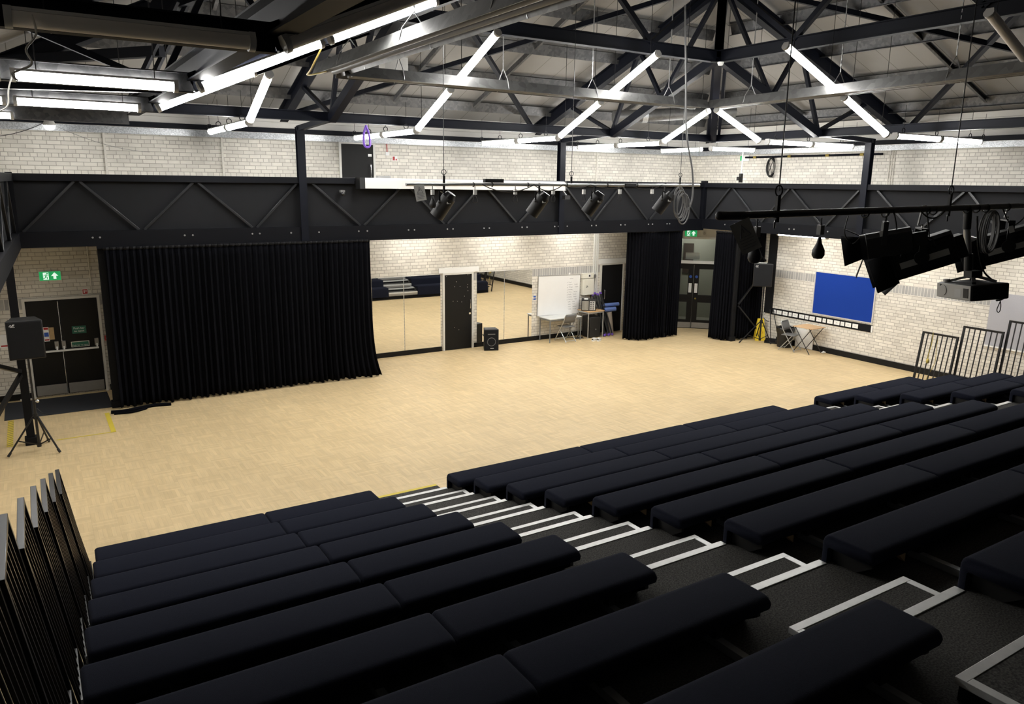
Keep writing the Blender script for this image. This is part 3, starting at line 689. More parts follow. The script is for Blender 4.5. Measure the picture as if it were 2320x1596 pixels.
xe = ((18.1, 14.9, X2, 1), (-1.4, 1.65, X1, -1))
truss('dark steel roof truss in line with the post left of the upper door', lambda a, z: (X1, a, z), ye, 0)
truss('dark steel roof truss in line with the post at the end of the screen case', lambda a, z: (X2, a, z), ye, 0)
truss('dark steel roof truss in line with the post of the right hand gallery', lambda a, z: (a, Y1, z), xe, 0)
truss('dark steel roof truss passing over the seating', lambda a, z: (a, Y2, z), xe, 0)
hips = (((18.1, 17.5), (15.0, 14.35), (X2, Y1), 'dark hip rafter rising from the far room corner'), ((-1.4, 17.5), (1.65, 14.35), (X1, Y1), 'dark hip rafter rising from the far left room corner'))
for (cx, cy), (nx, ny), (rx, ry), lab in hips:
    t = thing('hip_rafter', lab, 'hip rafter', (cx, cy, 5.8))
    MB().ibeam((cx, cy, 5.80), (AP[0], AP[1], zb(AP[1]) - .02), .18, .28, .018).build('rafter', 'steel', t)
    MB().bar((nx, ny, ZN), (rx, ry, ZC), .14, .17).build('strut', 'steel', t)
    for o in (-.09, .09):
        sx = 1 if cx > 8 else -1
        MB().bar((nx + o, ny + o * sx * -1, ZN), (nx - sx * .75 + o, ny - .75 - o * sx, 7.1), .07, .07).build('web', 'steel', t)
    sx = 1 if cx > 8 else -1
    MB().bar((nx - sx * .45, ny - .45, 6.4), (cx - sx * 1.2, cy - 1.2, 6.32), .14, .16).build('level_tie', 'steel', t)
def ring(label, a, b, w_, h_, z, m='steel'):
    tag(MB().ibeam((*a, z), (*b, z), w_, h_, .016).build('eaves_tie', m, at=((a[0] + b[0]) / 2, (a[1] + b[1]) / 2, z)), label, 'beam')
ring('black eaves beam running the length of the back wall below the roof', (1.65, 14.35), (15.0, 14.35), .14, .17, 5.57)
ring('black eaves beam running along the right wall below the roof', (15.0, 14.35), (15.0, 1.35), .14, .17, 5.57)
ring('grey black eaves beam slanting from the far left corner over the left gallery', (1.65, 14.35), (1.65, 1.35), .18, .26, 5.55)
WORD = ('lowest', 'second', 'third', 'fourth', 'fifth', 'sixth', 'seventh')
for i, y in enumerate((16.85, 15.52, 14.22, 12.93, 11.62)):
    z = zb(y) + .155
    tag(MB().cbeam((-1.15 + (17.5 - y), y, z), (17.85 - (17.5 - y), y, z), .09, .22, .012, up=(0, -SL, 1)).build('purlin', 'purlin', at=(8.35, y, z)), f'{WORD[i]} grey purlin up from the back wall under the roof lining', 'purlin', 'roof purlins')
for i, x in enumerate((17.4, 16.08, 14.72, 13.38, 12.05)):
    z = zr(x) + .155
    tag(MB().cbeam((x, 17.25 - (18.1 - x), z), (x, -1.55 + (18.1 - x), z), .09, .22, .012, up=(-SL, 0, 1), flip=-1).build('purlin', 'purlin', at=(x, 7.85, z)), f'{WORD[i]} grey purlin up from the right wall under the roof lining', 'purlin', 'roof purlins')
for i, x in enumerate((-.7, .62, 1.98, 3.32, 4.65)):
    z = zl(x) + .155
    tag(MB().cbeam((x, 17.25 - (x + 1.4), z), (x, -1.55 + (x + 1.4), z), .09, .22, .012, up=(SL, 0, 1)).build('purlin', 'purlin', at=(x, 7.85, z)), f'{WORD[i]} grey purlin up from the left wall under the roof lining', 'purlin', 'roof purlins')
def sagbar(p, q, label):
    tag(MB().cbeam(p, q, .06, .10, .008).build('sag_bar', 'purlin', at=p), label, 'sag bar')
for x, lab in ((3.0, 'grey sag bar on the back slope above the left corner'), (7.35, 'grey sag bar on the back slope over the upper door'), (9.42, 'grey sag bar on the back slope over the screen case'), (13.92, 'grey sag bar on the back slope near the far corner')):
    y1 = max(10.4, 17.5 - min(x + 1.4, 18.1 - x) + .1); y1 = min(y1, 16)
    sagbar((x, 16.85, zb(16.85) + .17), (x, y1, zb(y1) + .17), lab)
for y, lab in ((13.55, 'grey sag bar on the right slope near the far corner'), (9.0, 'grey sag bar on the middle of the right slope'), (6.9, 'grey sag bar on the right slope nearest the camera')):
    x1 = max(11.0, 18.1 - (17.5 - y) + .1) if y > 11 else 11.2
    sagbar((17.4, y, zr(17.4) + .17), (x1, y, zr(x1) + .17), lab)
def brace(a, b, f, label, ax):
    p = (a[0], a[1], f(a[ax]) - .03); q = (b[0], b[1], f(b[ax]) - .03)
    tag(MB().bar(p, q, .09, .09).build('roof_brace', 'steel', at=p), label, 'brace')
brace((5.2, 17.3), (11.5, 11.1), zb, 'diagonal brace under the back slope rising to the right', 1)
brace((11.5, 17.4), (5.2, 11.3), zb, 'diagonal brace under the back slope rising to the left', 1)
brace((18.0, 4.7), (11.9, 10.9), zr, 'diagonal brace under the right slope rising towards the far corner', 0)
brace((18.0, 11.0), (11.9, 4.7), zr, 'diagonal brace under the right slope rising towards the camera', 0)
brace((-1.3, 11.0), (4.8, 4.7), zl, 'diagonal brace under the left slope rising towards the camera', 0)
t = thing('flue_pipe', 'grey flue duct under the back slope near the far corner', 'duct', (15.2, 15.6, 6.25))
MB().cyl((13.3, 16.3, 6.13), (16.3, 14.9, 6.35), .16, 16).build('duct', 'hood', t); MB().cyl((14.0, 15.97, 6.185), (14.12, 15.91, 6.19), .185, 16).build('joint_ring', 'galv', t)

# ------------------------------------------------------------------ light fittings
def fixture(a, b, lit, label, body='fixture', lamp='lit', hang=None):
    a, b = V(a), V(b); t = thing('batten_light', label, 'light', (a + b) / 2, 'batten lights under the roof')
    d = (b - a).normalized(); e = d * .03
    side = d.cross(Vector((0, 0, 1))).normalized(); u = side.cross(d)
    MB().poly([(-.04, .055), (.04, .055), (.053, .032), (-.053, .032)], a, b).build('housing', body, t)
    prof = [(.054, .03), (.060, 0)] + [(.060 * math.cos(k * math.pi / 8), -.055 * math.sin(k * math.pi / 8)) for k in range(1, 8)] + [(-.060, 0), (-.054, .03)]
    MB().poly(prof, a + e, b - e).build('diffuser', lamp if lit else 'unlit', t)
    for p, q in ((a - d * .012, a + e), (b - e, b + d * .012)):
        MB().poly([(-.045, .057), (.045, .057), (.066, 0)] + [(.066 * math.cos(k * math.pi / 6), -.068 * math.sin(k * math.pi / 6)) for k in range(1, 6)] + [(-.066, 0)], p, q).build('end_cap', body, t)
    if hang == 'plate':
        MB().box((min(a.x, b.x) - .02, min(a.y, b.y) - .02, a.z + .053), (max(a.x, b.x) + .02, max(a.y, b.y) + .02, 3.239)).build('mounting_plate', body, t)
    elif hang != 'hooks':
        for f in (.14, .86):
            p = a.lerp(b, f) + u * .05; zt = hang if hang else min(zb(p.y), zr(p.x), zl(p.x)) - .02
            MB().cyl(p, (p.x, p.y, zt), .005, 5).build('hanger', 'blackm', t)
    return t
def hooks(pts, label, zt):
    t = thing('light_hanger', label, 'hanger', pts[0])
    for p in pts:
        p = V(p); MB().tube(arc(p + Vector((0, 0, .10)), .045, 0, 2 * math.pi, 12)[:-1], .008, 5, closed=True).build('hook', 'blackm', t)
        MB().cyl(p + Vector((0, 0, .145)), (p.x, p.y, zt), .004, 5).build('wire', 'blackm', t)
    return t
Z0 = 5.35
runs_b = ((3.3, 1, 'the run nearest the far left corner'), (6.35, 2, 'the run over the upper door'), (9.6, 2, 'the run above the screen case'), (12.5, 1, 'the run before the far corner'))
for x, n, where in runs_b:
    y = 13.5
    for k, nm in ((0, 'inner'), (1, 'outer')):
        a = y + .05 + k * 1.62
        fixture((x, a, Z0), (x, a + 1.5, Z0), True, f'lit level batten, {nm} of the pair in {where}', hang='hooks')
    for k, nm in list(enumerate(('lower', 'upper')))[:n]:
        s0 = y - .02 - k * 1.55; s1 = s0 - 1.33
        fixture((x, s0, Z0 + .44 * (y - s0) + .02), (x, s1, Z0 + .44 * (y - s1) + .02), True, f'lit sloping batten light, {nm} one of {where}' if n > 1 else f'lit sloping batten light of {where}')
    hooks([(x, 14.0, Z0), (x, 15.0, Z0), (x, 15.9, Z0), (x, 16.75, Z0)], f'black hooks holding the level lights of {where}', 5.9)
fixture((15.4, 15.15, Z0), (15.4, 16.65, Z0), True, 'lit single batten light over the back gallery at the far corner')
fixture((16.65, 14.45, Z0), (15.2, 14.62, Z0), True, 'lit single batten light over the right gallery at the far corner')
runs_r = ((11.5, 1, 'the right wall run nearest the far corner'), (8.6, 2, 'the second right wall run from the corner'))
for y, n, where in runs_r:
    x = 13.4
    for k, nm in ((0, 'inner'), (1, 'outer')):
        a = x + .25 + k * 1.5
        fixture((a, y, Z0), (a + 1.44, y, Z0), True, f'lit level batten, {nm} of the pair in {where}', hang='hooks')
    for k, nm in list(enumerate(('lower', 'upper')))[:n]:
        s0 = x - .02 - k * 1.6; s1 = s0 - 1.33
        fixture((s0, y, Z0 + .42 * (x - s0)), (s1, y, Z0 + .42 * (x - s1)), True, f'lit sloping batten light, {nm} one of {where}' if n > 1 else f'lit sloping batten light of {where}')
    hooks([(13.9, y, Z0), (15.0, y, Z0), (16.2, y, Z0), (16.7, y, Z0)], f'black hooks holding the level lights of {where}', 5.9)
fixture((11.65, 5.55, 6.08), (10.5, 5.55, 6.58), False, 'unlit sloping batten light at the top right, near the black cable')
# runs on the left, each hung on a bent black beam
for y, lit, two, where, nm in ((14.6, True, False, 'the farthest beam over the left gallery', 'farthest'), (11.75, True, False, 'the second farthest beam over the left gallery', 'second farthest'), (8.8, True, True, 'the middle beam over the left gallery', 'middle'), (5.68, False, False, 'the nearest beam over the left gallery', 'nearest')):
    zb0 = 5.40
    b = thing('light_beam', f'{nm} black bent beam carrying lights on the left', 'beam', (1.6, y, zb0))
    MB().ibeam((-1.3, y + .10, zb0), (1.62, y + .10, zb0), .10, .20, .012).build('level_length', 'purlin' if y > 6 else 'steel', b)
    if y < 14:
        MB().ibeam((1.6, y + .10, zb0), (4.75, y + .10, zb0 + .42 * 3.15), .10, .20, .012).build('sloping_length', 'steel', b)
    for x0, x1, ll in ((-1.45, -.02 if y > 14 else -.08, 'outer'), (.02, 1.44, 'inner')):
        if y > 14 and ll == 'inner': continue
        fixture((x0, y, 5.35), (x1, y, 5.35), lit, f'{"lit" if lit else "unlit"} level batten light, {ll} one on {where}')
    if y < 14:
        fixture((1.66, y, 5.36), (2.98, y, 5.36 + .43 * 1.32), lit, f'{"lit" if lit else "unlit"} sloping batten light, lower one on {where}')
    if two:
        fixture((3.08, y, 5.97), (4.40, y, 5.97 + .43 * 1.32), lit, f'{"lit" if lit else "unlit"} sloping batten light, upper one on {where}')
# lamps under the galleries
for p, q, lab in (((7.4, 17.0, 3.175), (8.9, 17.0, 3.175), 'lit batten under the gallery left of the black door'), ((9.9, 17.0, 3.175), (11.4, 17.0, 3.175), 'lit batten under the gallery above the floor speaker'), ((12.4, 17.0, 3.175), (13.9, 17.0, 3.175), 'lit batten under the gallery above the whiteboard'),
                  ((17.0, 12.2, 3.185), (17.0, 13.7, 3.185), 'lit batten under the right gallery above the waste bin'), ((17.0, 9.6, 3.185), (17.0, 11.1, 3.185), 'lit batten under the right gallery beyond the blue board'), ((17.0, 6.8, 3.185), (17.0, 8.3, 3.185), 'lit batten under the right gallery above the grey board')):
    fixture(p, q, True, lab, lamp='lit_low', hang='plate')
fixture(CORR[0], CORR[1], True, 'lit batten on the corridor ceiling beyond the corner doors', lamp='lit_low', hang=3.2)
t = thing('emergency_light', 'small round bulkhead lamp hanging near the far left galvanised channel', 'light', (.52, 16.6, 5.36))
MB().lathe([(0, .09), (.07, .09), (.10, .03), (.10, 0)], (.52, 16.6, 5.33), 16).build('body', 'fixture', t); MB().lathe([(.09, 0), (.08, -.05), (.04, -.08), (0, -.085)], (.52, 16.6, 5.33), 16).build('lens', 'lit', t)
MB().cyl((.52, 16.6, 5.42), (.52, 16.6, 5.95), .006, 6).build('rod', 'blackm', t)

# ------------------------------------------------------------------ radiant heaters
def heater(a, b, label, nh, w_=.20, h_=.16):
    a, b = V(a), V(b); t = thing('radiant_heater', label, 'heater', (a + b) / 2, 'tube heaters under the roof')
    o = [(-w_, -h_ / 2), (-w_ * .62, h_ / 2), (w_ * .62, h_ / 2), (w_, -h_ / 2)]
    i = [(w_ - .008, -h_ / 2), (w_ * .62 - .008, h_ / 2 - .008), (-w_ * .62 + .008, h_ / 2 - .008), (-w_ + .008, -h_ / 2)]
    MB().poly(o + i, a, b).build('reflector', 'hood', t)
    d = (b - a).normalized(); sd = d.cross(Vector((0, 0, 1))).normalized()
    for k in (-.075, .075):
        MB().cyl(a + d * .15 + sd * k - Vector((0, 0, .03)), b - d * .15 + sd * k - Vector((0, 0, .03)), .05, 12).build('burner_tube', 'grey', t)
    for k in range(nh):
        p = a.lerp(b, (k + .5) / nh); c = MB()
        for s_ in (-1, 1):
            c.tube([p + sd * s_ * (w_ - .01) + Vector((0, 0, -h_ / 2)), p + sd * s_ * w_ * .7 + Vector((0, 0, h_ / 2 + .01)), p + Vector((0, 0, h_ / 2 + .2))], .007, 6)
        c.build('wire_bracket', 'zinc', t)
        zt = min(zb(p.y), zr(p.x), zl(p.x)) + .1
        ch = MB(); z = p.z + h_ / 2 + .2; i_ = 0
        while z < zt:
            ch.bar((p.x, p.y, z), (p.x, p.y, min(z + .05, zt)), .018 if i_ % 2 else .008, .008 if i_ % 2 else .018); z += .045; i_ += 1
        ch.build('chain', 'zinc', t)
    return t
heater((4.15, 11.45, 6.0), (11.75, 11.6, 6.0), 'long grey tube heater hung parallel to the back wall', 4)
heater((11.95, 11.5, 6.0), (11.55, 3.6, 6.04), 'long grey tube heater hung parallel to the right wall', 4)
heater((4.02, 11.7, 6.04), (4.02, 3.4, 6.04), 'long grey tube heater hung over the left of the seating, nearest the camera', 4, .22, .18)
t = thing('heater_control', 'pale grey burner box behind the near end of the back tube heater', 'box', (5.3, 12.0, 6.25)); MB().box((5.05, 11.9, 6.12), (5.45, 12.15, 6.36)).build('box', 'proj', t)
tag(MB().tube(smooth([(3.0, 8.75, 5.92), (3.05, 9.4, 5.72), (3.4, 10.6, 5.8), (4.0, 11.5, 6.0)], 6), .012, 6).build('gas_hose', 'yrope', at=(3, 8.75, 5.9)), 'yellow hose looping to the end of the left heater', 'hose')

# ------------------------------------------------------------------ tiered seating
YK = [8.93, 8.16, 7.36, 6.55, 5.70, 4.845, 3.98, 3.07, 2.14, 1.22, .30]
ZK = [.475, .675, .882, 1.10, 1.33, 1.555, 1.775, 2.02, 2.265, 2.50, 2.74]
TK = [z - .21 for z in ZK]
ORD = ('front', 'second', 'third', 'fourth', 'fifth', 'sixth', 'seventh', 'eighth', 'ninth', 'tenth')
def xs(k):
    k = k
    left = (.24 - .052 * k, 2.07 - .027 * k, (3.45 + .008 * k) if k < 7 else (3.56, 3.69, 3.80)[k - 7])
    mid = (4.56, 6.85 + .035 * k, 9.02 + .09 * k, 11.33 + .11 * k)
    right = (12.52 + .10 * k, 14.15 + .10 * k, 15.68 + .12 * k)
    return left, mid, right
PROF = [(0, -.36), (0, -.055), (-.006, -.028), (-.025, -.007), (-.055, 0), (-.34, 0), (-.375, -.008), (-.394, -.028), (-.40, -.05), (-.393, -.078), (-.37, -.088), (-.06, -.088), (-.05, -.098), (-.05, -.36)]
def bench(k, x0, x1, block, which, wood):
    y, z = YK[k], ZK[k]
    g = .004
    lab = f'navy upholstered bench, {which} section of the {block} block, {ORD[k]} row'
    t = thing('bench_seat', lab, 'bench', ((x0 + x1) / 2, y - .2, z - .36), 'navy bench seating')
    n = len(PROF); m = MB(); rows = []
    for x, s in ((x0 + g, .016), (x0 + g + .012, .004), (x0 + g + .03, 0), (x1 - g - .03, 0), (x1 - g - .012, .004), (x1 - g, .016)):
        rows.append([(x, y + py + (s if py < -.3 else (-s if py > -.03 else 0)), z + pz - (s if pz > -.04 else 0)) for py, pz in PROF])
    vs = [p for r_ in rows for p in r_]; fs = [tuple(range(n)), tuple(range(5 * n, 6 * n))[::-1]]
    for i in range(5): fs += [(i * n + j, i * n + (j + 1) % n, (i + 1) * n + (j + 1) % n, (i + 1) * n + j) for j in range(n)]
    m.add(vs, fs); m.build('cushion', 'navy', t, sharp=50)
    for x in (x0 + .06, x1 - .09):
        MB().add([(x, y - .06, z - .10), (x, y - .36, z - .10), (x, y - .36, z - .13), (x, y - .06, z - .34), (x + .03, y - .06, z - .10), (x + .03, y - .36, z - .10), (x + .03, y - .36, z - .13), (x + .03, y - .06, z - .34)], [(0, 1, 2, 3), (4, 7, 6, 5), (0, 4, 5, 1), (1, 5, 6, 2), (2, 6, 7, 3), (3, 7, 4, 0)]).build('steel_bracket', 'black', t)
    for x in wood:
        MB().add([(x, y - .385, z - .09), (x + .075, y - .385, z - .09), (x + .075, y - .385, z - .155), (x, y - .34, z - .09), (x + .075, y - .34, z - .09), (x + .075, y - .34, z - .155)], [(0, 1, 2), (3, 5, 4), (0, 3, 4, 1), (1, 4, 5, 2), (2, 5, 3, 0)]).build('ply_gusset', 'beech', t)
    tk = TK[k]
    y2 = YK[k + 1]
    nx = max(1, round((x1 - x0) / 1.05))
    for i in range(nx):
        x = x0 + (x1 - x0) * (i + .5) / nx if nx > 1 else (x0 + .5 if which.startswith('aisle') else x0 + .45)
        a = MB().bar((x, y - .13, tk + .03), (x, y2 + .07, tk + .03), .05, .05)
        arm = a.build('support_arm', 'greyleg', t)
        for o in (-.055, .055): MB().bar((x + o, y - .16, tk + .03), (x + o, y - .30, tk + .03), .012, .03).build('arm_lug', 'chrome', arm)
        MB().box((x - .025, y - .37, z - .10), (x + .025, y - .31, tk + .05)).build('seat_leg', 'black', arm)
    return t
for k in range(10):
    L_, M_, R_ = xs(k)
    secs = [(L_[0], L_[1], 'left', 'railing end', ()), (L_[1], L_[2], 'left', 'aisle end', ()),
            (M_[0], M_[1], 'middle', 'left aisle end', (M_[0] + .33,)), (M_[1], M_[2], 'middle', 'centre', ()), (M_[2], M_[3], 'middle', 'right aisle end', ()),
            (R_[0], R_[1], 'right', 'aisle end', (R_[0] + .33,)), (R_[1], R_[2], 'right', 'railing end', ())]
    for x0, x1, bl_, wh, wd in secs:
        y, z = YK[k], ZK[k]
        pts = [(x0 + (x1 - x0) * f, y - g_, z) for f in (0, .25, .5, .75, 1) for g_ in (0, .4)]
        if seen(pts, 10): bench(k, x0, x1, bl_, wh, wd)
# the tiers themselves
for k in range(10):
    x0, x1 = .235 - .053 * k, 15.78 + .125 * k
    y0, y1, z = YK[k], YK[k + 1], TK[k]
    L_, M_, R_ = xs(k)
    if not seen([(x0 + (x1 - x0) * i / 20, y, z) for i in range(21) for y in (y0, y1)], 0): continue
    t = thing('seating_tier', f'dark carpeted tier platform under the {ORD[k]} bench row', 'platform', ((x0 + x1) / 2, (y0 + y1) / 2, z - .06))
    MB().box((x0, y1 - .05, z - .04), (x1, y0 - .056, z)).build('carpet_deck', 'carpet', t)
    zb_ = TK[k - 1] if k else 0
    MB().box((x0 + .05, y0 - .12, zb_ + .002), (x1 - .05, y0 - .07, z - .04)).build('riser', 'deadblack', t)
    for a, b in ((L_[2] + .002, M_[0] - .002), (M_[3] + .002, R_[0] - .002)):
        MB().box((a, y0 - .062, z - .04), (b, y0 + .004, z + .006)).build('nosing', 'alu', t, bevel=.003)
        MB().box((a, y0 - .03, z - .12), (b, y0 - .0, z - .04)).build('nosing_face', 'kick', t)
# half steps in the aisles
for k in range(1, 10):
    L_, M_, R_ = xs(k); Lp, Mp, Rp = xs(k - 1)
    zz = (TK[k] + TK[k - 1]) / 2; y0 = YK[k]; dep = .36
    for a, b, nm in ((3.49, 4.63, 'left'), (M_[3] + .02, R_[0] - .02, 'right')):
        if not seen([(a, y0, zz), (b, y0, zz), (a, y0 + dep, zz), (b, y0 + dep, zz)], 0): continue
        t = thing('aisle_step', f'aluminium edged half step in the {nm} aisle below the {ORD[k]} row', 'step', ((a + b) / 2, y0 + dep / 2, TK[k - 1]), 'aisle half steps')
        MB().box((a + .01, y0 - .0, TK[k - 1] + .002), (b - .01, y0 + dep - .02, zz - .004)).build('box', 'deadblack', t)
        MB().box((a + .05, y0, zz - .004), (b - .05, y0 + dep - .05, zz + .001)).build('carpet_top', 'carpet', t)
        f = MB().box((a, y0 + dep - .055, zz - .035), (b, y0 + dep, zz + .004)).box((a, y0, zz - .035), (a + .055, y0 + dep - .055, zz + .004)).box((b - .055, y0, zz - .035), (b, y0 + dep - .055, zz + .004))
        f.build('edge_frame', 'alu', t, bevel=.002)
t = thing('aisle_step', 'low front step with a yellow edge at the foot of the left aisle', 'step', (4.0, 9.15, 0), 'aisle half steps')
MB().box((3.5, 8.95, .0), (4.62, 9.38, .125)).build('box', 'carpet', t); MB().box((3.49, 9.34, .09), (4.63, 9.40, .132)).build('yellow_edge', 'ytape', t); MB().box((3.49, 8.95, .126), (4.63, 9.34, .13)).build('carpet_top', 'carpet', t)
# guard rails, leaning slightly outward
def guard(k, side):
    if side < 0: xb_, xt = .20 - .055 * k, -.01 - .055 * k
    else: xb_, xt = 15.84 + .135 * k, 16.05 + .11 * k
    y0, y1 = YK[k], YK[k + 1] + .05
    zb_, zt = TK[k] - .02, 1.40 + .233 * k
    pts = [(xb_, y0, zb_), (xt, y0, zt), (xt, y1, zt), (xb_, y1, zb_)]
    if not seen(pts + [tuple((V(pts[0]) * (1 - f) + V(pts[1]) * f)) for f in (.3, .6)], 0): return
    nm = 'left' if side < 0 else 'right'
    t = thing('guard_rail', f'black barred guard rail at the {nm} end of the {ORD[k]} bench row', 'railing', (xb_, (y0 + y1) / 2, zb_), 'guard rails beside the seating')
    f = MB()
    for y in (y0, y1): f.bar((xb_, y, zb_ - .2), (xt, y, zt), .04, .04, (0, 1, 0))
    f.bar((xt, y0 + .02, zt - .0), (xt, y1 - .02, zt - .0), .04, .04)
    bx = xb_ + (xt - xb_) * .06
    f.bar((bx, y0, zb_ + .06), (bx, y1, zb_ + .06), .03, .03); f.build('frame', 'blackm', t, bevel=.003)
    for i in range(1, 7):
        y = y0 + (y1 - y0) * i / 7
        MB().bar((bx, y, zb_ + .06), (xt, y, zt - .01), .018, .018, (0, 1, 0)).build('bar', 'blackm', t)
for k in range(10):
    guard(k, -1); guard(k, 1)
tag(MB().tube(smooth([(16.04, 8.72, 1.43), (16.0, 8.70, 1.2), (15.96, 8.72, .95), (15.93, 8.70, .85)], 5) , .008, 6).tube(smooth([(16.06, 8.62, 1.42), (16.02, 8.6, 1.1), (15.95, 8.56, .8), (15.9, 8.66, .45), (15.86, 8.66, .2)], 6), .007, 6).ball((15.93, 8.70, .82), .035, 8, (1, 1, 1.6)).build('rail_cord', 'yrope', at=(15.95, 8.65, .9)), 'yellowish cord with a yellow tag looped over the first right guard rail', 'cord')
tag(MB().lathe([(0, .012), (.024, .010), (.028, 0)], (4.37, 6.97, TK[2]), 12).build('bottle_cap', 'white', at=(4.37, 6.97, TK[2])), 'small white disc lying on the carpet in the left aisle', 'litter')

# ------------------------------------------------------------------ curtains
def curtain(name, label, path, zt, zb_, folds, a0, a1, flare=None, hem=None):
    pts = smooth(path, 12); L_ = [0]
    for p, q in zip(pts, pts[1:]): L_.append(L_[-1] + (q - p).length)
    def at(s):
        s *= L_[-1]; i = 0
        while i < len(L_) - 2 and L_[i + 1] < s: i += 1
        t = (s - L_[i]) / max(1e-6, L_[i + 1] - L_[i]); p = pts[i].lerp(pts[i + 1], t); d = (pts[i + 1] - pts[i]).normalized(); return p, d
    n = folds * 9; rnd = random.Random(len(label)); ph = [rnd.uniform(-.5, .5) for _ in range(folds + 2)]; am = [rnd.uniform(.6, 1.25) for _ in range(folds + 2)]
    rows = []
    for j in range(17):
        v = j / 16; z = zt + (zb_ - zt) * v; row = []
        for i in range(n + 1):
            s = i / n; f = s * folds; k = int(f); p, d = at(s); nn = Vector((d.y, -d.x, 0))
            w_ = math.sin(2 * math.pi * (f + .16 * ph[min(k, folds)] * v)) + .35 * math.sin(2 * math.pi * f * .37 + 1.3 * v + ph[0] * 6) * v
            off = w_ * (a0 + (a1 - a0) * v ** .8) * (am[k] * (k + 1 - f) + am[k + 1] * (f - k))
            q = p + nn * off + d * .012 * math.sin(4 * math.pi * f + 2 * v)
            if flare: q = q + Vector(flare) * v ** 6 * s ** 8
            zz = z if v < 1 else z + .012 * math.sin(f * 2.1)
            row.append((q.x, q.y, zz))
        rows.append(row)
    t = thing(name, label, 'curtain', (pts[0] + pts[-1]) / 2 + Vector((0, 0, zb_)))
    MB().grid(rows).build('drape', 'drape', t, solid=.006, sharp=80)
    hp = [(x, y, zt + .02) for x, y, z in rows[0][::3]]
    MB().tube(hp, .03, 6).build('heading_tape', 'deadblack', t)
    if hem: hem(t)
    return t
def trail(t):
    m = MB(); m.tube(smooth([(.98, 15.95, .03), (1.2, 15.9, .035), (1.45, 15.98, .03), (1.75, 16.05, .03), (2.05, 16.0, .02)], 6), .035, 7).tube(smooth([(1.02, 15.85, .02), (1.35, 15.8, .025), (1.6, 15.95, .02)], 6), .022, 6)
    m.build('trailing_hem', 'drape', t)
curtain('stage_curtain', 'wide black stage curtain hanging under the long gallery front', [(1.16, 16.24, 0), (3, 16.26, 0), (5, 16.25, 0), (6.42, 16.22, 0)], 3.1, .03, 46, .035, .075, flare=(.16, -.1, 0), hem=trail)
curtain('stage_curtain', 'bunched black curtain left of the corner doors, outer part', [(14.32, 16.72, 0), (14.55, 16.42, 0), (14.9, 16.32, 0), (15.25, 16.38, 0), (15.6, 16.38, 0)], 3.1, .03, 17, .03, .055)
curtain('stage_curtain', 'narrow black curtain between the column and the corner doors', [(15.66, 16.40, 0), (15.9, 16.35, 0), (16.05, 16.3, 0)], 3.1, .04, 5, .03, .045)
curtain('stage_curtain', 'black curtain just right of the corner doors', [(16.72, 15.62, 0), (16.72, 15.35, 0), (16.78, 15.18, 0), (16.9, 15.06, 0)], 3.1, .03, 8, .03, .05)
curtain('stage_curtain', 'black curtain behind the far speaker stand', [(17.08, 15.08, 0), (17.4, 14.95, 0), (17.7, 14.98, 0), (17.97, 14.9, 0)], 3.1, .06, 11, .03, .05)

# ------------------------------------------------------------------ speakers and stands
def xform(loc, ang): return Matrix.Translation(V(loc)) @ Matrix.Rotation(ang, 4, 'Z')
def speaker(loc, ang, w_, h_, d_, label, back=.66, kind='stand'):
    """front towards local -Y"""
    X = xform(loc, ang); t = thing('loudspeaker', label, 'speaker', loc)
    pl = [(-w_ / 2, -d_ / 2), (w_ / 2, -d_ / 2), (w_ / 2 * back, d_ / 2), (-w_ / 2 * back, d_ / 2)]
    m = MB(X); m.add([(x, y, z) for z in (0, h_) for x, y in pl], [(0, 3, 2, 1), (4, 5, 6, 7), (0, 1, 5, 4), (1, 2, 6, 5), (2, 3, 7, 6), (3, 0, 4, 7)])
    m.build('cabinet', 'black', t, bevel=.012)
    g = .02; MB(X).box((-w_ / 2 + g, -d_ / 2 - .012, g), (w_ / 2 - g, -d_ / 2 + .002, h_ - g)).build('grille', 'panel', t, bevel=.006)
    lg = MB(X); y = -d_ / 2 - .014
    if kind == 'stand':
        for x0, z0, x1, z1 in ((0, .02, .022, .05), (.022, .05, .03, .02), (.035, .02, .05, .05), (.055, .05, .075, .048), (.055, .05, .055, .022), (.055, .035, .07, .035), (.01, .008, .075, .008)):
            lg.bar((-w_ / 2 + .05 + x0, y, h_ - .1 + z0), (-w_ / 2 + .05 + x1, y, h_ - .1 + z1), .006, .003, (0, 1, 0))
    else: lg.box((-.03, y - .002, .06), (.06, y, .075))
    lg.build('badge', 'white', t)
    if kind == 'floor':
        c = MB(X); 
        c.tube([(.0 + .11 * math.cos(a), y, h_ * .42 + .11 * math.sin(a)) for a in (2 * math.pi * i / 24 for i in range(24))], .008, 6, closed=True).build('woofer_ring', 'grey', t)
        MB(X).box((-w_ / 2 - .004, -.05, h_ * .66), (-w_ / 2 + .02, .08, h_ * .72)).build('side_handle', 'grey', t)
        MB(X).box((-.10, y - .004, h_ * .76), (.10, y, h_ * .80)).build('horn_slot', 'grey', t)
    return t
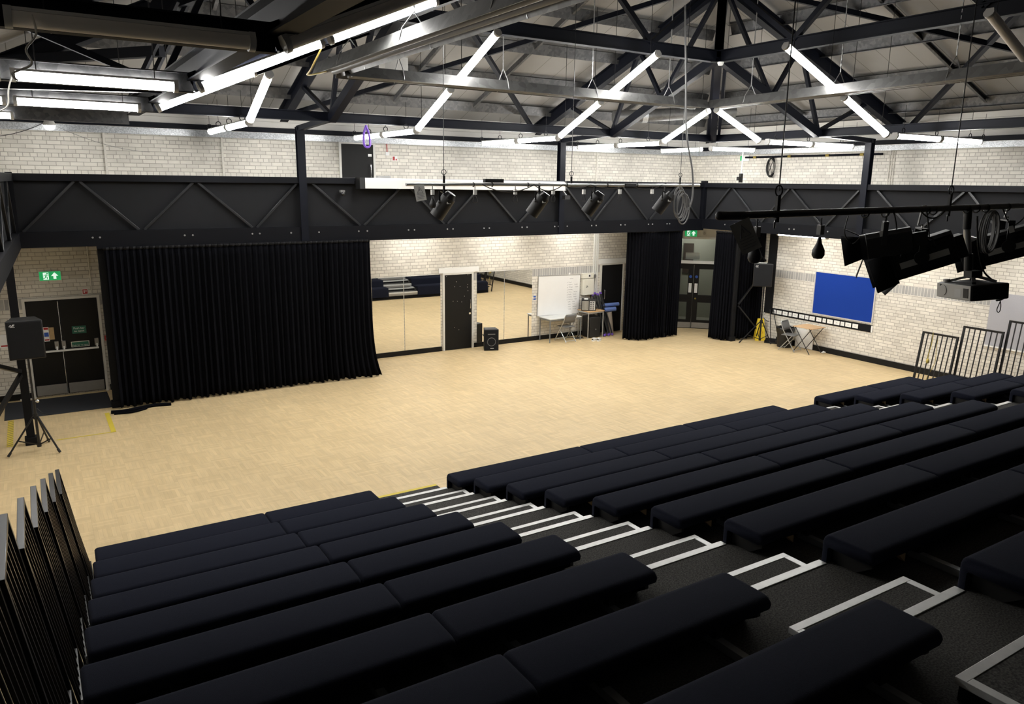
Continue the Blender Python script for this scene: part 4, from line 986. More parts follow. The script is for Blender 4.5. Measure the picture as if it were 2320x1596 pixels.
def tripod(loc, feet, hub, top, lab):
    x, y = loc; t = thing('speaker_stand', lab, 'stand', (x, y, 0), 'tripod speaker stands')
    MB().cyl((x, y, .10), (x, y, .85), .022, 10).build('outer_tube', 'blackm', t); MB().cyl((x, y, .8), (x, y, top), .017, 10).build('pole', 'blackm', t)
    MB().cyl((x, y, hub - .04), (x, y, hub + .05), .04, 10).build('hub', 'black', t); MB().cyl((x, y, .08), (x, y, .14), .034, 10).build('lower_hub', 'black', t)
    k = MB(); k.ball((x + .05, y - .03, .86), .03, 8); k.build('knob', 'chrome', t)
    h = MB(); h.tube([(x + .03, y - .04, .74), (x + .1, y - .1, .66), (x + .19, y - .1, .63)], .009, 6); h.build('crank', 'blackm', t)
    for fx, fy in feet:
        f = Vector((fx, fy, .02)); hubp = Vector((x, y, hub)); d = (f - hubp)
        leg = MB().cyl(hubp + Vector((d.x, d.y, 0)).normalized() * .04, f, .015, 8).build('leg', 'blackm', t)
        MB().cyl(f - d.normalized() * .07 , f + d.normalized() * .0, .021, 8).build('rubber_foot', 'black', leg)
        mid = hubp.lerp(f, .62); MB().bar(mid, (x, y, .11), .012, .02).build('strut', 'blackm', leg)
SPL = (-.22, 14.24)
tripod(SPL, ((-.66, 14.12), (.06, 13.95), (-.08, 14.66)), .60, 1.66, 'black tripod stand under the near left speaker')
speaker((-.22, 14.22, 1.60), R(1), .50, .62, .40, 'black loudspeaker on the tripod stand by the exit doors')
tripod((17.48, 14.42), ((16.92, 14.68), (17.58, 14.1), (17.72, 14.78)), .62, 1.72, 'black tripod stand under the far right speaker')
speaker((17.36, 14.42, 1.66), R(-46), .52, .64, .42, 'black loudspeaker on the tripod stand near the corner curtains')
tag(MB(xform((17.34, 14.45, 2.305), R(-50))).box((-.16, -.1, 0), (.14, .11, .006)).build('paper_sheet', 'white', at=(17.34, 14.45, 2.305)), 'white sheet lying on top of the far right speaker', 'paper')
speaker((10.27, 17.42, .0), R(-21), .40, .58, .34, 'black floor speaker standing in front of the mirrors by the black door', .8, 'floor')
t = thing('bass_speaker', 'tall black speaker cabinet standing under the wooden desk', 'speaker', (13.77, 17.46, 0))
MB().box((13.57, 17.32, .02), (13.97, 17.7, .62)).build('cabinet', 'black', t, bevel=.02); MB().tube([(13.64, 17.5, .62), (13.66, 17.5, .67), (13.86, 17.5, .67), (13.88, 17.5, .62)], .01, 6).build('top_handle', 'grey', t)
MB().cyl((13.79, 17.32, .25), (13.79, 17.31, .25), .022, 14).build('badge', 'grey', t)

# ------------------------------------------------------------------ things along the back wall
t = thing('whiteboard', 'whiteboard with a handwritten list on its right side', 'whiteboard', (12.82, YB, .68))
X = Matrix.Translation(Vector((12.82, YB - .02, 1.255))) @ Matrix.Rotation(R(1.2), 4, 'Y')
MB(X).box((-.73, -.008, -.565), (.73, .012, .565)).build('face', 'whitew', t)
f = MB(X)
for a, b in (((-.745, -.014, -.58), (.745, .014, -.565)), ((-.745, -.014, .565), (.745, .014, .58)), ((-.745, -.014, -.565), (-.73, .014, .565)), ((.73, -.014, -.565), (.745, .014, .565))): f.box(a, b)
f.build('frame', 'zinc', t)
ink = MB(X); rnd = random.Random(3)
for r_ in range(13):
    z = .46 - r_ * .072 - (.03 if r_ else 0); x = .33 + (.03 if r_ == 0 else rnd.uniform(-.01, .01))
    for wd in range(rnd.choice((1, 2, 2))):
        ln = rnd.uniform(.10, .17); n_ = int(ln / .011); pts = []
        for i in range(n_):
            pts.append((x + i * .011, -.0095, z + (.017 if i % 2 else -.008) * rnd.uniform(.3, 1.2) + (.02 if i == 0 else 0) + .02 * (x - .3)))
        ink.tube(pts, .0022, 4); x += ln + .05
    if 0 < r_ < 9: ink.tube([(.285, -.0095, z - .006), (.292, -.0095, z - .016), (.305, -.0095, z + .012)], .0025, 4)
ink.build('handwriting', 'ink', t)
MB(X).box((.31, -.012, .585), (.37, -.004, .64)).build('paper_tab', 'white', t)
t = thing('electrical_box', 'cream metal electrical box on the brick right of the whiteboard', 'box', (13.81, YB, 1.21))
MB().box((13.62, YB - .14, 1.21), (14.0, YB, 1.685)).build('case', 'cream', t, bevel=.006); MB().box((13.60, YB - .1, 1.70), (14.03, YB, 1.84)).build('upper_case', 'cream', t, bevel=.005)
MB().box((13.80, YB - .106, 1.725), (13.9, YB - .1, 1.815)).build('dial_frame', 'white', t); MB().box((13.822, YB - .110, 1.745), (13.878, YB - .106, 1.797)).build('dial', 'black', t)
k = MB()
for x, z in ((13.73, 1.47), (13.71, 1.435), (13.755, 1.44)): k.box((x, YB - .15, z), (x + .02, YB - .14, z + .022))
k.build('lock', 'black', t)
t = thing('socket_box', 'small grey round junction box on the white conduits', 'box', (14.06, YB, 1.72)); MB().cyl((14.06, YB - .04, 1.75), (14.06, YB - .10, 1.75), .055, 14).build('body', 'zinc', t)
t = thing('hand_marks', 'two small blue printed hand symbols on the brick beside the mirror', 'sticker', (11.98, YB, 1.2)); MB().box((11.95, YB - .003, 1.24), (12.03, YB, 1.29)).build('upper_sticker', 'blue', t); MB().box((11.95, YB - .003, 1.17), (12.03, YB, 1.215)).build('lower_sticker', 'blue', t)

def table(name, lab, x0, x1, y0, y1, h, top, legm, th=.025):
    t = thing(name, lab, 'table', ((x0 + x1) / 2, (y0 + y1) / 2, 0))
    MB().box((x0, y0, h - th), (x1, y1, h)).build('table_top', top, t, bevel=.006)
    f = MB(); i = .03
    for a, b in (((x0 + i, y0 + i), (x1 - i, y0 + i)), ((x0 + i, y1 - i), (x1 - i, y1 - i)), ((x0 + i, y0 + i), (x0 + i, y1 - i)), ((x1 - i, y0 + i), (x1 - i, y1 - i))): f.bar((*a, h - th - .02), (*b, h - th - .02), .025, .04)
    f.build('apron', legm, t)
    for x in (x0 + i, x1 - i):
        for y in (y0 + i, y1 - i): MB().cyl((x, y, 0), (x, y, h - th), .017, 8).build('leg', legm, t)
    return t
table('side_table', 'low table with pale grey top under the whiteboard', 12.12, 13.25, 17.28, 17.84, .69, 'greytop', 'greyleg')
t = table('equipment_desk', 'tall wooden topped desk with silver legs carrying the equipment rack', 13.46, 14.06, 17.27, 17.8, .80, 'wood', 'silver')
X = xform((13.66, 17.53, .80), R(-38))
t = thing('equipment_rack', 'black equipment rack with silver fronts standing on the wooden desk', 'rack', (13.66, 17.53, .80))
MB(X).box((-.21, -.16, 0), (.21, .16, .32)).build('case', 'black', t, bevel=.01); MB(X).box((-.19, -.168, .03), (-.0, -.16, .29)).build('left_unit', 'silver', t); MB(X).box((.03, -.168, .03), (.19, -.16, .29)).build('right_unit', 'label', t)
s = MB(X)
for i in range(5): s.box((-.18 + i * .036, -.172, .05), (-.174 + i * .036, -.168, .28))
for i in range(4):
    for j in range(2): s.box((.05 + j * .07, -.172, .05 + i * .06), (.09 + j * .07, -.168, .08 + i * .06))
s.build('controls', 'black', t)
t2 = MB(X).box((-.13, -.10, .32), (-.02, .02, .345)).build('remote_box', 'white', at=(13.66, 17.53, 1.12)); tag(t2, 'small white box on top of the equipment rack', 'box')
tag(MB().tube(smooth([(13.35, 17.8, .1), (13.3, 17.6, .02), (13.5, 17.55, .015), (13.35, 17.45, .015), (13.2, 17.6, .015), (13.45, 17.7, .02), (13.95, 17.83, .3), (14.0, 17.86, .8), (13.98, 17.86, 1.2)], 6), .009, 6).tube(smooth([(13.0, 17.7, .012), (13.3, 17.5, .012), (13.1, 17.45, .012), (13.42, 17.4, .012)], 6), .008, 6).build('cable_tangle', 'black', at=(13.3, 17.6, 0)), 'tangle of black leads on the floor under the wooden desk', 'cable')

def folding_chair(loc, ang, lab):
    """sits facing local +Y"""
    X = xform(loc, ang); t = thing('folding_chair', lab, 'chair', loc, 'folding chairs')
    for s_ in (-1, 1):
        x = .21 * s_; MB(X).tube([(x, .26, .01), (x, -.12, .60), (x, -.19, .78)], .012, 8).build('front_leg', 'silver', t)
        MB(X).tube([(x * .86, -.22, .01), (x * .86, .14, .44)], .011, 8).build('rear_leg', 'silver', t)
    MB(X).tube([(-.21, -.19, .78), (-.19, -.2, .81), (.19, -.2, .81), (.21, -.19, .78)], .012, 8).build('top_tube', 'silver', t)
    MB(X).cyl((-.18, -.20, .05), (.18, -.20, .05), .009, 8).build('rear_bar', 'silver', t); MB(X).cyl((-.21, .235, .05), (.21, .235, .05), .009, 8).build('front_bar', 'silver', t)
    MB(X).box((-.19, -.17, .43), (.19, .2, .452)).build('seat', 'grey', t, bevel=.01)
    rows = []
    for z, y in ((.56, -.105), (.64, -.13), (.72, -.165), (.795, -.195)): rows.append([(x, y - .025 * (1 - (x / .2) ** 2), z) for x in (-.2, -.14, -.07, 0, .07, .14, .2)])
    MB(X).grid(rows).build('backrest', 'grey', t, solid=.014)
    return t
folding_chair((12.72, 17.31, 0), R(4), 'grey folding chair at the low table under the whiteboard')
folding_chair((17.42, 13.36, 0), R(193), 'dark folding chair at the small exam desk by the waste bin')
for i, (x, y) in enumerate(((13.5, 16.99), (13.62, 16.93))):
    t = thing('trainer_shoe', ('white trainer lying by the desk leg, the left one of the pair', 'white trainer lying by the black cabinet, the right one of the pair')[i], 'shoe', (x, y, 0), 'white trainers under the desk')
    X = xform((x, y, 0), R(-65 + 10 * i))
    MB(X).add([(sx * w_, yy, z) for yy, w_ in ((-.13, .03), (-.09, .042), (.03, .046), (.11, .036), (.145, .015)) for sx in (-1, 1) for z in (0, .028)], [(i * 4 + a, i * 4 + b, i * 4 + 4 + b, i * 4 + 4 + a) for i in range(4) for a, b in ((0, 1), (1, 3), (3, 2), (2, 0))] + [(0, 2, 3, 1), (16, 17, 19, 18)]).build('sole', 'white', t)
    MB(X).grid([[(w_ * math.cos(a), yy, .028 + h_ * math.sin(a)) for a in (math.pi * k / 8 for k in range(9))] for yy, w_, h_ in ((-.125, .026, .05), (-.10, .038, .075), (-.04, .041, .07), (.03, .043, .05), (.10, .034, .035), (.14, .012, .015))]).build('upper', 'shoe', t, solid=.004)
    lc = MB(X)
    for k in range(4): lc.tube([(-.02, .0 + k * .022, .088 - k * .008), (.02, .008 + k * .022, .088 - k * .008)], .003, 5)
    lc.build('laces', 'rope', t)
PO = ('first', 'second', 'third', 'fourth', 'fifth', 'sixth', 'seventh')
for i in range(7):
    b = Vector((14.12 + .05 * i, 17.30 + .04 * (i % 3), .02)); e = Vector((13.98 + .052 * i, 17.78 - .03 * (i % 2), 1.22 + .05 * ((i * 3) % 4) / 3))
    t = thing('exercise_tube', f'black exercise tube with purple ends, {PO[i]} from the desk in the leaning bundle', 'exercise tube', b, 'leaning exercise tubes'); d = (e - b).normalized()
    MB().cyl(b + d * .06, e - d * .06, .022, 10).build('tube', 'black', t); MB().cyl(b, b + d * .06, .03, 10).cyl(e - d * .06, e, .03, 10).build('end_grip', 'purple', t)
tag(MB().cyl((14.52, 17.5, 0), (14.46, 17.55, .68), .085, 18, r2=.08).build('foam_roll', 'beige', at=(14.5, 17.5, 0)), 'beige roll standing upright in front of the black door', 'roll')
for p, q, r_, lab in (((14.32, 17.6, .745), (14.66, 17.5, .765), .065, 'short rolled blue mat lying on the beige roll'), ((14.3, 17.68, .87), (14.82, 17.56, .89), .055, 'long rolled blue mat lying on the shorter blue mat')):
    t = thing('exercise_mat', lab, 'mat', p, 'rolled blue mats'); MB().cyl(p, q, r_, 18).build('rolled_mat', 'matblue', t)
    d = (V(p) - V(q)).normalized(); sp = MB(); u = Vector((0, 0, 1)); sd = d.cross(u).normalized()
    sp.tube([V(p) + d * .002 + (sd * math.cos(a * 5) + u * math.sin(a * 5)) * r_ * (.2 + .7 * a / 4) for a in (i * .1 for i in range(40))], .004, 4); sp.build('spiral_end', 'blue', t)

# ------------------------------------------------------------------ right wall
t = thing('notice_board', 'royal blue felt notice board in a pale frame on the right wall', 'notice board', (XR, 12.29, 1.0))
MB().box((XR - .02, 11.41, 1.03), (XR, 13.17, 2.155)).build('felt', 'felt', t)
f = MB()
for a, b in (((11.38, 1.0), (13.2, 1.03)), ((11.38, 2.155), (13.2, 2.185)), ((11.38, 1.03), (11.41, 2.155)), ((13.17, 1.03), (13.2, 2.155))): f.box((XR - .03, a[0], a[1]), (XR, b[0], b[1]))
f.build('frame', 'alu', t)
t = thing('notice_board', 'grey felt notice board behind the right guard rails', 'notice board', (XR, 7.4, .93))
MB().box((XR - .02, 6.0, .99), (XR - .001, 8.63, 2.17)).build('felt', 'grey_felt', t); MB().box((XR - .05, 6.0, .95), (XR - .001, 8.63, .985)).build('ledge', 'white', t)
t = thing('card_rail', 'long black strip on the right wall below the blue board', 'board', (XR, 12.9, .79)); MB().box((XR - .015, 11.37, .775), (XR, 14.55, .965)).build('strip', 'deadblack', t)
MB().box((XR - .02, 11.355, .78), (XR - .012, 11.40, .95)).build('torn_end', 'white', t)
CARDS = [(14.49, 14.39), (14.36, 14.19), (14.15, 13.98), (13.94, 13.84), (13.81, 13.64), (13.59, 13.42), (13.39, 13.28), (13.25, 13.08), (13.03, 12.87), (12.83, 12.73), (12.69, 12.52), (12.48, 12.31), (12.28, 12.17), (12.14, 11.97), (11.93, 11.77)]
CW = ('first', 'second', 'third', 'fourth', 'fifth', 'sixth', 'seventh', 'eighth', 'ninth', 'tenth', 'eleventh', 'twelfth', 'thirteenth', 'fourteenth', 'fifteenth')
for i, (a, b) in enumerate(CARDS):
    t = thing('paper_card', f'{"small" if a - b < .13 else "wide"} white card on the black strip, {CW[i]} from the corner', 'card', (XR - .016, (a + b) / 2, .81), 'white cards on the black strip')
    MB().box((XR - .018, b, .815), (XR - .015, a, .925)).build('card', 'white', t); k = MB(); m_ = (a + b) / 2
    k.box((XR - .0195, m_ - .02, .865), (XR - .018, m_ + .02, .872)); k.build('print', 'ink', t)
t = thing('screen_edge', 'tall black upright board on the right wall at the end of the card strip', 'board', (XR, 14.66, .80)); MB().box((XR - .05, 14.53, .80), (XR, 14.79, 3.15)).build('board', 'deadblack', t); MB().box((XR - .12, 14.2, 3.13), (XR, 14.62, 3.2)).build('top_rail', 'white', t)
t = thing('waste_bin', 'black waste bin with a bin liner folded over its rim', 'bin', (17.70, 13.74, 0))
MB().lathe([(0, .01), (.19, 0), (.195, .02), (.225, .50), (.235, .54), (.225, .54), (.215, .50), (.185, .03), (0, .03)], (17.70, 13.74, 0), 28).build('bin_body', 'black', t)
pr = [[(17.70 + (r_ + .008 * math.sin(k * 2.3 + r_ * 90)) * math.cos(2 * math.pi * k / 40), 13.74 + (r_ + .008 * math.sin(k * 2.3 + r_ * 90)) * math.sin(2 * math.pi * k / 40), z + .012 * math.sin(k * 1.7)) for k in range(41)] for r_, z in ((.225, .40), (.243, .44), (.255, .545), (.245, .56), (.205, .55), (.195, .40))]
MB().grid(pr).build('liner', 'blackm', t)
X = xform((17.84, 14.74, 0), R(-38))
t = thing('wet_floor_sign', 'yellow caution wet floor sign standing behind the tripod stand', 'sign', (17.84, 14.74, 0))
def aboard(sg):
    m = MB(X); y0, y1 = sg * .13, sg * .02
    m.add([(-.15, y0, 0), (.15, y0, 0), (.09, y1, .62), (-.09, y1, .62), (-.15, y0 + sg * .018, 0), (.15, y0 + sg * .018, 0), (.09, y1 + sg * .018, .62), (-.09, y1 + sg * .018, .62)], [(0, 1, 2, 3), (4, 7, 6, 5), (0, 4, 5, 1), (1, 5, 6, 2), (2, 6, 7, 3), (3, 7, 4, 0)]); return m
aboard(-1).build('front_panel', 'yellow', t, bevel=.006); aboard(1).build('rear_panel', 'yellow', t, bevel=.006); MB(X).box((-.085, -.04, .60), (.085, .04, .635)).build('hinge', 'yellow', t)
nrm = (X.to_3x3() @ Vector((0, -1, .177))).normalized(); xd = X.to_3x3() @ Vector((1, 0, 0)); yd_ = X.to_3x3() @ Vector((0, .175, .985))
def onp(x, z): return X @ Vector((x, -.148 + .1774 * z - .002, z))
MB(X).box((-.045, -.058, .53), (.045, -.05, .56)).build('grip_slot', 'black', t)
text('lettering', 'CAUTION\nWET FLOOR', .030, 'black', t, onp(0, .43), xd, yd_)
tr = MB(); a, b, c = onp(-.07, .22), onp(.07, .22), onp(0, .35); tr.tube([a, b, c], .006, 5, closed=True); tr.build('warning_triangle', 'red', t)
t = thing('dustpan', 'black long handled dustpan on the floor beside the yellow sign', 'dustpan', (17.82, 14.32, 0))
X = xform((17.82, 14.32, 0), R(-60))
MB(X).box((-.15, -.15, 0), (.15, .1, .012)).box((-.15, .09, 0), (.15, .11, .11)).box((-.15, -.12, 0), (-.14, .1, .07)).box((.14, -.12, 0), (.15, .1, .07)).build('pan', 'black', t); MB().cyl((17.88, 14.36, .08), (17.99, 14.56, .92), .012, 8).build('handle', 'black', t)
t = thing('broom', 'black long handled broom leaning across the dustpan handle', 'broom', (17.88, 14.12, 0)); MB().box((17.78, 14.05, 0), (17.98, 14.13, .09)).build('brush_head', 'black', t); MB().cyl((17.9, 14.09, .08), (18.01, 14.47, .93), .012, 8).build('handle', 'black', t)
t = thing('exam_desk', 'small exam desk with ply top and crossed black legs', 'desk', (17.62, 12.92, 0))
MB().box((17.33, 12.63, .70), (17.93, 13.23, .72)).build('desk_top', 'wood', t, bevel=.004)
for x in (17.38, 17.88):
    for a, b in ((12.67, 13.19), (13.19, 12.67)): MB().cyl((x, a, .01), (x, b, .70), .011, 8).build('leg', 'blackm', t)
tag(MB().box((18.0, 13.05, .01), (18.02, 13.62, .52)).build('white_panel', 'white', at=(18.0, 13.3, 0)), 'white panel leaning on the wall between the bin and the exam desk', 'panel')
pm = MB(); rnd = random.Random(5); pm.ball((17.86, 12.58, .035), .05, 5, (1.2, .8, .65)); pm.v = [p + Vector((rnd.uniform(-.014, .014), rnd.uniform(-.014, .014), rnd.uniform(0, .012))) for p in pm.v]
tag(pm.build('crumpled_paper', 'white', at=(17.86, 12.58, 0), sharp=5), 'crumpled white paper on the floor beside the exam desk', 'litter')
ck = MB()
for i in range(7): ck.tube([(XR - .06 - .012 * i, 14.93 + (.12 + .012 * (i % 3)) * math.cos(a), 4.93 + (.27 - .015 * (i % 4)) * math.sin(a)) for a in (2 * math.pi * k / 30 for k in range(30))], .008, 5, closed=True)
ck.tube([(XR - .1, 14.85, 5.15), (XR - .1, 15.02, 4.7)], .008, 5).tube([(XR - .1, 15.02, 5.12), (XR - .1, 14.86, 4.72)], .008, 5)
tag(ck.build('cable_coil', 'black', at=(XR, 14.93, 4.66)), 'coil of black cable hung on the right gallery wall near the corner', 'cable')
t = thing('gas_pipe', 'long black pipe with brass joints under the galvanised channel on the right wall', 'pipe', (XR, 13.6, 5.22)); MB().cyl((XR - .06, 15.9, 5.22), (XR - .06, 11.6, 5.22), .028, 10).build('pipe', 'steel', t)
b = MB()
for y in (15.6, 14.4, 13.2, 12.2): b.cyl((XR - .06, y, 5.22), (XR - .06, y - .1, 5.22), .035, 10)
b.build('joint', 'brass', t)
t = thing('exit_sign', 'small pale green exit sign high on the right gallery wall by the corner', 'sign', (XR, 15.95, 5.2)); MB().box((XR - .05, 15.78, 5.12), (XR, 16.12, 5.28)).build('case', 'white', t); MB().box((XR - .054, 16.0, 5.13), (XR - .05, 16.11, 5.27)).build('face', 'green', t)
t = thing('hanging_bracket', 'white pole with a small black clamp hanging over the right gallery near the corner', 'bracket', (17.3, 15.4, 4.5)); MB().cyl((17.3, 15.4, 4.72), (17.3, 15.4, 5.4), .018, 8).build('pole', 'white', t); MB().box((17.25, 15.36, 4.5), (17.33, 15.44, 4.75)).build('clamp', 'black', t); MB().box((17.16, 15.36, 4.56), (17.24, 15.44, 4.66)).build('box', 'black', t)

# ------------------------------------------------------------------ floor
tag(MB().box((-.75, 16.42, 0), (1.05, 17.7, .012)).build('door_mat', 'mat', at=(.15, 17.06, 0), bevel=.004), 'charcoal door mat in front of the exit doors', 'mat')
tag(MB().box((.87, 14.74, .001), (.95, 16.05, .0025)).build('floor_tape', 'ytape', at=(.91, 15.4, 0)), 'yellow tape line running from the door mat corner towards the camera', 'tape')
tag(MB().box((.03, 14.71, .001), (.95, 14.75, .0025)).build('floor_tape', 'ytape', at=(.5, 14.73, 0)), 'thin yellow tape line joining the column to the thicker tape', 'tape')
t = thing('floor_tape', 'hazard striped tape line left of the column', 'tape', (-.64, 15.5, 0)); MB().box((-.69, 14.72, .001), (-.60, 16.38, .0025)).build('tape', 'ytape', t)
s = MB()
for i in range(14): y = 14.76 + i * .115; s.add([(-.69, y, .003), (-.60, y + .05, .003), (-.60, y + .09, .003), (-.69, y + .04, .003)], [(0, 1, 2, 3)])
s.build('stripe', 'htape', t)

# ------------------------------------------------------------------ screen, lighting bars, projector
t = thing('projection_screen', 'long cream roller screen case fixed to the gallery front', 'screen', (8.9, 16.16, 4.24))
MB().poly([(-.10, -.11), (.10, -.11), (.10, .08), (.06, .115), (-.06, .115), (-.10, .08)], (6.28, 16.14, 4.37), (11.62, 16.14, 4.345)).build('case', 'screen', t)
MB().box((6.16, 16.02, 4.25), (6.28, 16.28, 4.49)).build('end_bracket', 'black', t); MB().box((11.62, 16.04, 4.23), (11.66, 16.25, 4.46)).build('end_cap', 'grey', t)
MB().box((6.6, 16.08, 4.48), (6.9, 16.2, 4.53)).build('mounting_lug', 'zinc', t)
t = thing('dome_camera', 'small black dome camera on the gallery front left of the screen case', 'camera', (5.85, 16.28, 4.1)); MB().box((5.8, 16.24, 4.17), (5.9, 16.34, 4.22)).build('bracket', 'grey', t); MB().ball((5.85, 16.24, 4.14), .045, 8).build('dome', 'blackm', t)
t = thing('floodlight', 'small black floodlight below the right end of the screen case', 'light', (11.68, 16.05, 4.0)); MB().box((11.6, 16.0, 4.02), (11.76, 16.12, 4.12)).build('head', 'black', t); MB().bar((11.68, 16.06, 4.12), (11.68, 16.2, 4.22), .03, .03).build('arm', 'grey', t)

def bar_sign(p, tilt, w_, h_, m, lab):
    t = thing('warning_tag', lab, 'sign', p); X = Matrix.Translation(V(p)) @ Matrix.Rotation(R(tilt[0]), 4, 'Z') @ Matrix.Rotation(R(tilt[1]), 4, 'Y')
    MB(X).box((-w_ / 2, -.003, -h_), (w_ / 2, .003, 0)).build('plate', m, t)
    MB(X).tube([(-w_ * .26, -.006, -h_ * .5), (w_ * .26, -.006, -h_ * .5), (0, -.006, -h_ * .12)], .005, 5, closed=True).bar((0, -.006, -h_ * .24), (0, -.006, -h_ * .38), .008, .003).build('warning_triangle', 'ink', t)
    l = MB(X)
    for i in range(4): l.box((-w_ * .36, -.006, -h_ * (.60 + .09 * i)), (w_ * (.36 - .08 * (i % 2)), -.003, -h_ * (.575 + .09 * i)))
    l.build('text_lines', 'ink', t)
def outlet(x, y, z, lab, pear=False, s=1.0, m='white'):
    t = thing('hanging_socket', lab, 'socket', (x, y, z - .3 * s), 'sockets hanging from the lighting bars')
    MB().cyl((x, y, z), (x, y, z - .07 * s), .006, 6).build('cord', 'black', t); MB().box((x - .025 * s, y - .02 * s, z - .14 * s), (x + .025 * s, y + .02 * s, z - .06 * s)).build('socket', m, t)
    if pear: MB().lathe([(0, 0), (.012 * s, -.0), (.022 * s, -.05 * s), (.05 * s, -.11 * s), (.052 * s, -.15 * s), (.035 * s, -.18 * s), (0, -.185 * s)], (x, y, z - .16 * s), 14).build('plug', 'black', t)
    else: MB().tube(smooth([(x, y, z - .14 * s), (x + .035 * s, y, z - .2 * s), (x + .035 * s, y, z - .26 * s), (x - .035 * s, y, z - .26 * s), (x - .03 * s, y, z - .2 * s), (x, y, z - .14 * s)], 4), .005, 5).build('lead_loop', 'black', t)
t = thing('lighting_bar', 'far lighting bar hung in front of the screen case', 'bar', (8.05, 11.0, 4.40))
zb1 = lambda x: 4.378 + (x - 4.97) * .0065
MB().cyl((4.97, 11, zb1(4.97)), (11.2, 11, zb1(11.2)), .025, 12).build('pipe', 'silver', t)
for x in (5.62, 8.1, 10.68):
    w = MB(); w.cyl((x, 11, zb1(x) + .12), (x, 11, 8.1), .005, 6); w.bar((x, 11, zb1(x) - .04), (x, 11, zb1(x) + .14), .03, .02); w.tube(arc((x, 11, zb1(x) + .19), .04, 0, 6.283, 12)[:-1], .006, 5, closed=True)
    w.build('suspension_wire', 'blackm', t)
c = MB()
for a, b, d in ((6.3, 7.3, .12), (7.3, 7.9, .1), (7.9, 8.5, .05), (8.5, 9.4, .06), (9.4, 10.2, .08)): c.tube(sag((a, 10.97, zb1(a)), (b, 10.97, zb1(b)), d, 8), .008, 5)
for x in (6.15, 6.5, 7.2, 8.0, 8.9, 9.6): c.tube(arc((x, 11, zb1(x)), .032, 0, 6.283, 10, (0, 1, 0), (0, 0, 1))[:-1], .008, 5, closed=True)
c.box((6.35, 10.96, 4.42), (6.7, 11.04, 4.48)); c.box((9.3, 10.95, 4.38), (9.55, 11.02, 4.43)); c.build('taped_cable', 'black', t)
bar_sign((5.16, 10.95, 4.37), (-25, -10), .16, .24, 'label', 'pale warning tag hanging from the left end of the far lighting bar')
for x, lab in ((5.42, 'pear shaped plug hanging between the pale tag and the first far lantern'), (6.18, 'socket hanging between the first and second far lanterns, nearer the first'), (6.95, 'socket hanging just left of the second far lantern'), (7.72, 'socket hanging just right of the second far lantern'), (8.38, 'narrow socket hanging left of the third far lantern'), (9.2, 'socket hanging right of the third far lantern'), (9.98, 'socket hanging left of the fourth far lantern')):
    outlet(x, 11.0, zb1(x) - .02, lab, x < 5.6)
LN = ('nearest the pale tag', 'second from the pale tag', 'third from the pale tag', 'beside the hanging cable loops')
for i, x in enumerate((5.62, 7.43, 8.62, 10.30)):
    z = zb1(x); t = thing('stage_lantern', f'black can lantern on the far lighting bar, {LN[i]}', 'lantern', (x, 11, z - .5), 'can lanterns on the far bar')
    MB().bar((x, 11, z + .03), (x, 11, z - .14), .03, .02).build('hook_clamp', 'blackm', t)
    a = Vector((-.42, .38, -.82)).normalized(); c = Vector((x + .02, 11.02, z - .30)); sd = Vector((.85, .5, -.2)).normalized()
    yk = MB(); yk.bar(c - sd * .15, c - sd * .15 + Vector((0, 0, .17)), .03, .008).bar(c + sd * .15, c + sd * .15 + Vector((0, 0, .17)), .03, .008).bar(c - sd * .15 + Vector((0, 0, .17)), c + sd * .15 + Vector((0, 0, .17)), .03, .008); yk.build('yoke', 'blackm', t)
    MB().cyl(c - a * .12, c + a * .24, .115, 18).build('can', 'black', t); MB().cyl(c - a * .20, c - a * .12, .075, 18, r2=.113).build('rear_cap', 'blackm', t)
    MB().ball(c - sd * .15, .025, 6).ball(c + sd * .15, .025, 6).build('tilt_knob', 'black', t)
    f = V((.51, -.86, 0)); MB().boxc(c - a * .02 + Vector((0, -.118, 0)), (.07, .006, .035)).build('label', 'label', t)
cl = MB(); cx = 10.56
for i in range(6): cl.tube([(cx + (.12 + .02 * (i % 3)) * math.cos(a) + .03 * i, 10.9, 4.12 - .03 * i + (.26 + .03 * (i % 2)) * math.sin(a)) for a in (2 * math.pi * k / 26 for k in range(26))], .012, 6, closed=True)
cl.tube(smooth([(10.5, 10.95, 7.6), (10.62, 10.95, 6.4), (10.72, 10.95, 5.4), (10.93, 10.95, 4.7), (10.98, 10.95, 4.2), (10.86, 10.95, 3.95), (10.72, 10.95, 4.2), (10.64, 10.95, 4.35)], 7), .018, 7)
tag(cl.build('cable_loops', 'grey', at=(10.6, 10.9, 3.9)), 'grey cable loops hanging at the right end of the far lighting bar', 'cable')

zf = lambda x: 4.236 + max(0, x - 5.5) * .016
t = thing('lighting_bar', 'near black lighting bar carrying the projector', 'bar', (6.3, 3.5, 4.24))
MB().cyl((3.78, 3.5, zf(3.8)), (9.0, 3.5, zf(9)), .025, 14).build('pipe', 'blackm', t)
e = MB(); e.cyl((3.76, 3.5, 4.236), (3.98, 3.5, 4.236), .029, 14); e.ball((3.76, 3.5, 4.236), .029, 8); e.build('end_cap', 'black', t)
for x in (4.31, 6.42):
    w = MB(); w.cyl((x, 3.5, zf(x) + .16), (x, 3.5, 8.0), .005, 6); w.bar((x, 3.5, zf(x) - .05), (x, 3.5, zf(x) + .13), .03, .02); w.tube(arc((x, 3.5, zf(x) + .16), .035, 0, 6.283, 14)[:-1], .005, 5, closed=True); w.tube([(x, 3.5, zf(x) - .03), (x - .04, 3.48, zf(x) - .05), (x - .04, 3.48, zf(x) - .09)], .008, 5)
    w.build('suspension_wire', 'blackm', t)
c = MB()
